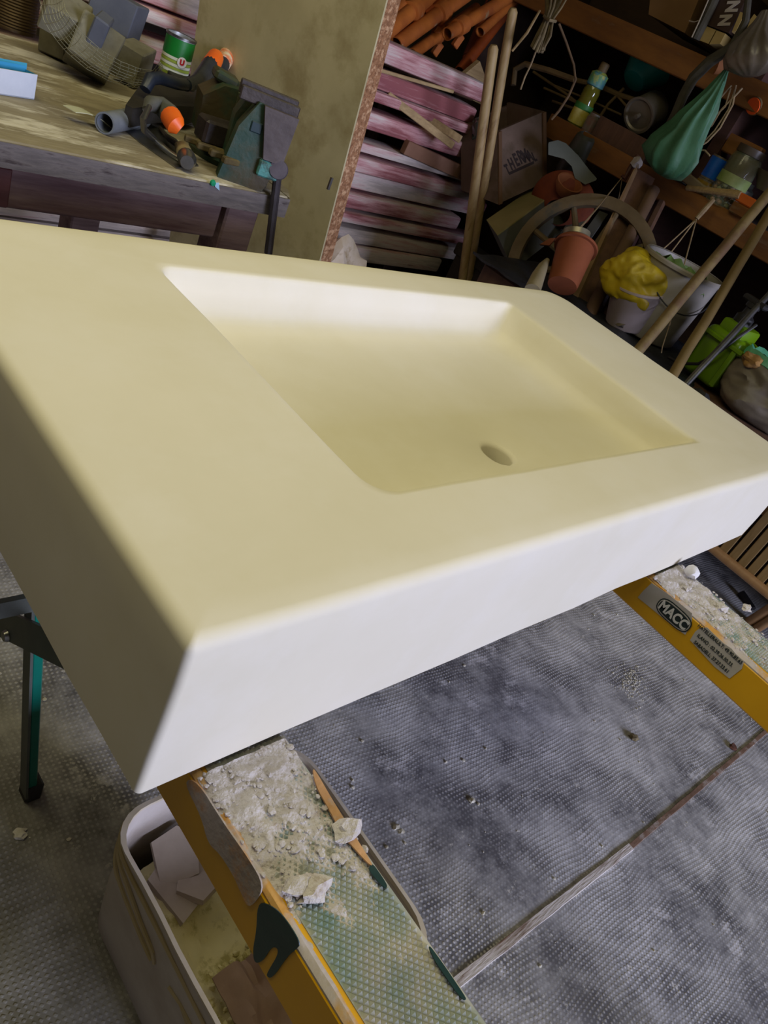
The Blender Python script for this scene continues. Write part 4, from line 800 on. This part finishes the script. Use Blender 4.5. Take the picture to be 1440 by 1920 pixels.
mb = MB(); mb.tube([X(1196,292,2.77), X(1180,318,2.75), X(1172,335,2.74), X(1166,330,2.74)], [.008,.009,.010,.006], 8); one('leather_strap', mb, M('strap_brown',(70,36,24),(84,46,30),rough=.6), 'brown strap looped over the shelf corner', 'strap')
one('cotton_wad', MB().blob(X(1194,305,2.75), (.016,.02,.02), 3, 2, .5), M('wad_white',(170,162,156),rough=.95), 'white wad stuck at the shelf corner under the green bag', 'wad')
mb = MB()
for pts in (((1392,165),(1376,182),(1352,206),(1335,235),(1312,252)),((1372,160),(1345,190),(1325,215),(1313,250)),((1378,168),(1366,205),(1340,245),(1318,268),(1300,271),(1296,280),(1322,282),(1331,292)),((1370,166),(1360,200),(1332,225),(1308,240)),((1380,160),(1374,196),(1350,240),(1326,266),(1304,280),(1310,288))):
    mb.tube([X(x,y,2.70) for x,y in pts], .0030, 6)
one('hanging_strings', mb, STR, 'tangle of pale strings hanging right of the green bag', 'string')
# ------------------------------------------------------------------ bags hanging on the shelves
def hung(nm, axis, rads, mat, lb, x0, pleats=9, amp=.18, cat='bag', flat=.6):
    pts = [X(x,y,x0) for x,y in axis]; up_ = (pts[0]-pts[-1]).normalized(); u_ = Vector((1,0,0)); u_ = (u_-up_*u_.dot(up_)).normalized(); v_ = up_.cross(u_); rg = []; n = 54
    for i,(c_,r0) in enumerate(zip(pts,rads)):
        r_m = r0*2.75/1430; ring = []
        for j in range(n):
            a = 2*math.pi*j/n; k = 1-amp*abs(math.sin(a*pleats*.5+1.5*noise.noise(Vector((math.cos(a)*1.5,math.sin(a)*1.5,i*.22)))))*1.4+.25*amp+.16*noise.noise(Vector((math.cos(a)*2,math.sin(a)*2,i*.7)))
            ring.append(c_+(u_*math.cos(a)*flat+v_*math.sin(a))*r_m*k)
        rg.append(ring)
    mb = MB(); mb.rings(rg); return one(nm, mb, mat, lb, cat, ang=60)
hung('plastic_bag', ((1362,132),(1352,150),(1338,174),(1322,198),(1302,224),(1284,250),(1264,278),(1250,300),(1242,318),(1238,328)), (5,10,16,24,32,42,54,54,40,14), M('green_bag',(56,104,72),(44,86,56),scale=7,rough=.6,bump=.5,c3=(84,112,84),s3=5,t3=.6), 'translucent green plastic bag hanging from the shelf by its twisted neck', 2.66)
hung('plastic_bag', ((1436,20),(1428,42),(1420,62),(1412,85),(1408,108),(1406,128),(1406,143)), (8,14,24,38,46,40,14), M('clear_bag',(104,94,78),(80,72,60),scale=6,rough=.3,bump=.4,alpha=.8), 'grey see-through plastic bag hanging at the top right corner', 2.62, 11, .10)
# vine / branch
one('thick_branch', MB().tube([X(1404,-10,2.66),X(1398,40,2.66),X(1376,86,2.66),X(1330,116,2.67),X(1300,146,2.68),X(1282,178,2.69),X(1266,214,2.70),X(1244,252,2.72)], [.010,.012,.016,.018,.018,.017,.015,.012], 10).tube([X(1376,86,2.66),X(1400,66,2.66),X(1430,30,2.68)], [.014,.014,.012], 8), M('bark_dark',(70,66,52),(54,50,40),scale=14,rough=.9,bump=.5), 'thick dark curved branch hanging across the shelf edge', 'branch')
# rope bundle
mb = MB(); r = random.Random(9)
for k in range(16):
    o_ = r.uniform(-1,1); o2 = r.uniform(-1,1); q_ = 2.55+.03*o2
    mb.tube([T(1048+26*o_,-14,q_+.05),T(1040+16*o_,14,q_+.02),T(1030+9*o_,36,q_),T(1020+15*o_,68,q_-.02*abs(o2)),T(1012+16*o_+5*o2,100-14*abs(o_),q_)], [.0035,.004,.0035,.0045,.004], 6)
mb.tube([T(1020,30,2.52),T(1030,38,2.5),T(1042,40,2.52)], .005, 6)
one('rope_hank', mb, M('rope',(124,108,74),(94,80,54),scale=20,rough=.9,bump=.5), 'thick hank of frayed tan rope hanging in the dark corner', 'rope')
one('hanging_rope', MB().tube([T(1048,44,2.56),T(1062,80,2.6),T(1076,122,2.62),T(1079,150,2.62),T(1066,180,2.62),T(1048,208,2.62),T(1034,224,2.64)], .0042, 8), M('rope_brown',(96,74,46),(76,58,38),scale=30,rough=.9), 'brown rope curving down to the shelf left of the bottle', 'rope')
one('thin_rope', MB().tube([T(1005,96,2.57),T(996,120,2.6),T(984,145,2.62),T(976,168,2.64)], .003, 6), STR, 'short thin rope end dangling over the crate', 'rope')
one('thin_stick', MB().tube([T(1012,20,2.62),T(988,62,2.62),T(960,96,2.64)], [.004,.005,.004], 7), LATH, 'thin bent stick beside the rope hank', 'stick')
BR = M('dry_branch', (120,98,62), (92,74,46), scale=12, rough=.9, bump=.4)
for i,(pts,rr_,lb) in enumerate(((((962,160),(966,130),(985,120),(1030,132),(1078,150)),.011,'curved pale branch behind the rope hank'),(((1078,150),(1120,160),(1160,178),(1200,190)),.010,'pale branch lying behind the oil bottle'),(((1118,230),(1140,195),(1170,165)),.006,'thin upright twig crossing the pale branch'),(((1150,170),(1175,200),(1190,205)),.005,'short twig forking from the crossing'),
        (((1035,190),(1080,205),(1130,240)),.006,'brown twig lying on the shelf left of the bottle'),(((1000,135),(1060,175),(1110,215)),.005,'thin twig in the dark behind the bottle'),(((1020,165),(1075,190),(1150,232)),.005,'second thin twig in the dark behind the bottle'),(((1040,160),(1100,185),(1165,215)),.004,'thinnest twig in the dark behind the bottle'))):
    one('branch', MB().tube([X(x,y,2.98 if i > 0 else 2.8) for x,y in pts], rr_, 8).roughen(.003,30), BR, lb, 'branch', 'dry branches on the lower shelf')
# shelf goods
def lath(nm, base, top, prof, mat, par=None, n=22): # prof in fractions of length
    L_ = (top-base).length; return MB().lathe([(r_0,z_*L_) for r_0,z_ in prof], base, top-base, n)
SH = 1.121
bb = P(1086,218,'x',2.90); bb.z = SH; bt = bb+Vector((0,0,.235)) 
t = thing('oil_bottle', bb, 'clear oil bottle with yellow label and blue and green neck band on the shelf', 'bottle')
obj('bottle', lath('b', bb, bt, [(0,0),(.034,.0),(.036,.03),(.036,.34),(.032,.40),(.034,.46),(.034,.56),(.026,.66),(.016,.80),(.014,.88),(0,.88)], None), M('oil_glass',(130,128,40),(150,144,52),scale=5,rough=.1,trans=.45,bump=0,spec=.8), t)
obj('label', lath('b', bb, bt, [(.0365,.03),(.0372,.04),(.0372,.33),(.0365,.34)], None), M('label_yellow',(206,190,60),(222,214,140),scale=24,rough=.6,c3=(190,60,60),s3=16,t3=.64,bump=0), t)
obj('label_band', lath('b', bb, bt, [(.0374,.26),(.0378,.26),(.0378,.35),(.0374,.35)], None), M('label_green2',(60,130,60),rough=.5), t)
obj('neck_band', lath('b', bb, bt, [(.027,.62),(.035,.64),(.035,.82),(.020,.86)], None), M('band_multi',(60,120,170),(110,170,90),scale=26,rough=.5,c3=(210,200,60),s3=18,t3=.56,bump=0), t)
obj('cap', lath('b', bb, bt, [(.0,.86),(.018,.86),(.018,.98),(.014,1.0),(0,1.0)], None), M('cap_tan',(110,92,60),rough=.6), t)
def glassjar(nm, px, py, x0, rad, h, lb, mat, zb=SH, cat='jar', n=22):
    b_0 = P(px,py,'x',x0); b_0.z = zb; return one(nm, MB().lathe([(0,0),(rad,0),(rad,h*.75),(rad*.8,h*.85),(rad*.8,h),(0,h)], b_0, (0,0,1), n), mat, lb, cat)
glassjar('small_jar', 1108,232,2.88,.026,.07,'small grey jar right behind the oil bottle', M('jar_grey',(120,118,110),(140,90,80),scale=20,rough=.2))
t_ = X(1165,245,2.84); mb = MB(); 
dx = thing('drawer_box', Vector((2.93,t_.y,SH)), 'old brown wooden drawer box lying on the lower shelf', 'box')
y0_, y1_ = X(1118,232,2.84).y, X(1215,285,2.84).y
obj('front_panel', MB().mm((2.84,y1_,SH),(2.852,y0_,SH+.075),.002), BROWNW, dx); obj('back_panel', MB().mm((3.0,y1_,SH),(3.012,y0_,SH+.07)), BROWNW, dx)
obj('side_panel', MB().mm((2.852,y1_,SH),(3.0,y1_+.012,SH+.07)), BROWNW, dx); obj('side_panel', MB().mm((2.852,y0_-.012,SH),(3.0,y0_,SH+.07)), BROWNW, dx); obj('bottom', MB().mm((2.852,y1_+.012,SH),(3.0,y0_-.012,SH+.008)), BROWNW, dx)
pc_ = P(1198,216,'x',2.90); pa_ = (P(1246,192,'x',3.05)-pc_).normalized()
t = thing('metal_pot', Vector((pc_.x+.04,pc_.y,pc_.z-.07)), 'dull metal pot lying on its side, lid facing out, on the shelf', 'pot')
PM = M('dull_aluminium', (120,112,96), (140,130,112), scale=8, rough=.45, metal=.5, bump=.1)
obj('body', MB().lathe([(.055,0),(.060,.005),(.060,.10),(.056,.105),(.0,.105)], pc_, pa_, 32), PM, t); obj('lid', MB().lathe([(0,.004),(.050,.002),(.056,-.004),(.064,-.004),(.064,.006),(.0,.010)], pc_, pa_, 32), PM, t); obj('knob', MB().lathe([(.0,-.02),(.008,-.02),(.009,0),(0,0)], pc_, pa_, 12), PM, t)
tb_ = P(1188,152,'x',3.02); ta_ = (P(1235,118,'x',3.1)-tb_).normalized()
one('plastic_bowl', MB().lathe([(0,0),(.045,0),(.055,.01),(.088,.09),(.094,.095),(.090,.099),(.05,.015),(0,.01)], tb_, (.45,.05,.55), 36), M('teal_plastic',(40,160,155),(30,140,138),scale=6,rough=.4), 'teal plastic bowl leaning in the dark back of the shelf', 'bowl')
# right part of the lower shelf
xr = 2.86
def can(nm, px, py, rad, h, mats, lb, zb=SH, x0=xr):
    b_0 = P(px,py,'x',x0); b_0.z = zb; t = thing(nm, b_0, lb, 'can')
    obj('body', MB().lathe([(0,0),(rad,0),(rad,h),(rad*.93,h),(rad*.93,h-.004),(0,h-.004)], b_0, (0,0,1), 26), mats[1], t)
    obj('label', MB().lathe([(rad,.006),(rad+.0008,.006),(rad+.0008,h-.006),(rad,h-.006)], b_0, (0,0,1), 26), mats[0], t); return b_0, t
g0, gt = can('food_can', 1330,328,.034,.052,(M('gold_label',(140,110,20),(160,130,40),scale=20,rough=.4,c3=(60,46,14),s3=20,t3=.6,bump=0), PM), 'low gold food tin under the blue one')
g1, bt_ = can('food_can', 1345,300,.033,.080,(M('blue_label',(10,80,190),(30,110,210),scale=14,rough=.4,c3=(190,180,60),s3=16,t3=.66,bump=0), PM), 'blue food tin stacked on the gold one'); 
for o_ in bt_.children: pass
bt_.location = (g0.x, g0.y, SH+.053)
jb = P(1372,345,'x',2.84); jb.z = SH
t = thing('storage_jar', jb, 'large glass jar with small round pebbles below and brown contents above', 'jar')
JG = M('jar_glass', (150,160,130), (150,160,130), rough=.08, alpha=.25, bump=0, spec=.8)
obj('glass', MB().lathe([(0,0),(.052,0),(.055,.01),(.055,.155),(.045,.175),(.045,.185)], jb, (0,0,1), 30), JG, t)
obj('label', MB().lathe([(.0555,.07),(.056,.07),(.056,.105),(.0555,.105)], jb, (0,0,1), 30), M('label_pale_green',(120,140,70),(150,160,110),scale=14,rough=.6,bump=0), t)
obj('contents', MB().lathe([(0,.085),(.050,.085),(.050,.155),(.04,.165),(0,.165)], jb, (0,0,1), 24), M('brown_fill',(64,46,28),(84,62,40),scale=20,rough=.6), t)
obj('lid', MB().lathe([(0,.186),(.047,.186),(.048,.172),(.05,.172),(.05,.196),(0,.198)], jb, (0,0,1), 26), M('lid_dark',(70,60,50),rough=.4), t)
r = random.Random(4); k = 0
for layer in range(4):
    for j in range(9):
        a = 2*math.pi*j/9+layer*.35; p_ = jb+Vector((.041*math.cos(a),.041*math.sin(a),.012+.0175*layer))
        one('pebble', MB().blob(p_,(.0095,.0085,.0085),k,2,.15), M('pebble_pink',(176,140,110),rough=.8) if k%3 else M('pebble_green',(150,156,120),rough=.8), 'small round pebble inside the large glass jar', 'pebble', 'pebbles in the glass jar'); k += 1
one('paper_packet', MB().box(X(1306,338,2.83)+Vector((.02,0,-.01)), (.05,.11,.035), rot(8,-10,-5), .004), M('packet_white',(150,136,110),(166,152,126),scale=14,rough=.9,bump=.3), 'folded whitish paper packet on the shelf left of the tins', 'packet')
one('hammer_handle', MB().tube([X(1288,352,2.80),X(1335,358,2.79),X(1380,364,2.78),X(1388,366,2.78)], [.009,.011,.014,.013], 10), LATH, 'pale wooden tool handle lying along the shelf edge', 'tool')
ob = X(1400,385,2.80); t = thing('orange_block', ob, 'orange and tan wooden block at the right end of the shelf', 'block')
obj('top_half', MB().box(ob+Vector((0,0,.012)), (.05,.075,.03), rot(0,0,-8), .004), M('block_orange',(200,96,20),rough=.6), t); obj('lower_half', MB().box(ob+Vector((0,0,-.022)), (.05,.075,.036), rot(0,0,-8), .004), ORANGEW, t)
one('stone_bowl', MB().lathe([(0,0),(.04,0),(.075,.05),(.08,.055),(.072,.056),(.04,.01),(0,.01)], P(1438,362,'x',2.9), (0,0,1), 28), M('bowl_grey',(84,76,62),(100,90,74),scale=10,rough=.6), 'grey bowl cut by the right edge above the broomsticks', 'bowl')
for i,(px,py,rad,h,lb) in enumerate(((1325,258,.045,.09,'dark round jug behind the blue tin'),(1430,280,.06,.10,'dark round pot at the right end of the shelf'))):
    glassjar('dark_jug', px,py,3.05,rad,h,lb,M('dark_ceramic',(0,0,0)),cat='jug')
one('bent_wire', MB().tube([X(1428,430,2.76),X(1434,428,2.76),X(1437,420,2.76),X(1446,415,2.76)], .002, 6), STEEL, 'bright bent wire on the shelf end near the broomsticks', 'wire')
# upper shelf goods
UH = 1.488
def ubox(nm, pxs, x0, dep, mat, lb, cat='box'):
    return one(nm, MB().prism([P(x,y,'x',x0) for x,y in pxs], (dep,0,0)), mat, lb, cat)
ubox('cardboard_box', ((1216,27),(1284,62),(1318,-20),(1225,-60)), 2.86, .3, M('cardboard',(112,82,46),(126,94,56),scale=6,rough=.9), 'brown cardboard box on the upper shelf')
db = ubox('dark_box', ((1324,46),(1366,62),(1408,-20),(1352,-50)), 2.84, .3, M('box_dark_brown',(52,32,22),(62,40,28),scale=6,rough=.8), 'dark brown box with two white letters on the upper shelf')
for (x,y) in ((1358,38),(1372,12)): text('lettering', 'N', .055, M('letter_grey',(170,160,150)), db, P(x,y,'x',2.838), (0,-.35,-1), (0,-1,.3), .0005, .003, sx=.8)
for pxs, lb in ((((1324,49),(1342,56),(1328,82),(1310,75)),'pale yellow carton end beneath the dark box, left piece'),(((1344,57),(1360,63),(1350,82),(1330,83)),'pale yellow carton end beneath the dark box, right piece')): ubox('small_carton', pxs, 2.83, .15, M('pale_card',(150,126,68),(166,142,84),scale=6,rough=.9), lb)
for pxs, lb in ((((1388,22),(1396,25),(1380,58),(1372,60)),'pale slat standing right of the dark box'),(((1414,26),(1420,32),(1404,56),(1396,52)),'pale slat behind the branch fork')): ubox('pale_slat', pxs, 2.80, .03, M('pale_card',(0,0,0)), lb, 'slat')
one('dark_pipe', MB().tube([P(1303,74,'x',2.82),P(1330,20,'x',2.82),P(1350,-25,'x',2.82)], .016, 10), M('bark_dark',(0,0,0)), 'dark pipe standing between the two upper boxes', 'pipe')
one('white_cord', MB().tube([P(1297,70,'x',2.79),P(1310,42,'x',2.79),P(1328,0,'x',2.79),P(1334,-20,'x',2.79)], .0022, 6).tube([P(1312,38,'x',2.79),P(1302,41,'x',2.79),P(1292,39,'x',2.79)], .0015, 5), M('cord_white',(150,138,116),rough=.9), 'thin white cord hanging over the upper shelf edge', 'cord')
ta, tb2 = P(1412,199,'x',2.80), P(1470,192,'x',2.95)
t = thing('capped_tube', ta, 'round tube with bright orange end cap under the clear bag', 'tube')
obj('tube', MB().lathe([(0,.002),(.028,.002),(.028,.3),(0,.3)], ta, tb2-ta, 24), M('tube_tan',(110,90,56),rough=.7), t); obj('end_cap', MB().lathe([(0,-.002),(.025,-.002),(.0255,.0015),(0,.002)], ta, tb2-ta, 24), M('cap_orange',(236,90,24),rough=.5), t)
one('wood_bracket', MB().mm((2.84,X(1440,165,2.84).y-.1,1.27),(2.88,X(1400,160,2.84).y,1.33),.004), ORANGEW, 'orange-brown batten under the clear bag', 'batten')
one('cut_log', MB().lathe([(0,0),(.035,0),(.037,.01),(.036,.2),(0,.2)], P(1342,118,'x',2.80), (.6,-.6,.25), 18), M('log_wood',(120,70,36),(140,90,50),scale=10,rough=.8), 'short reddish log end beneath the upper shelf', 'log')
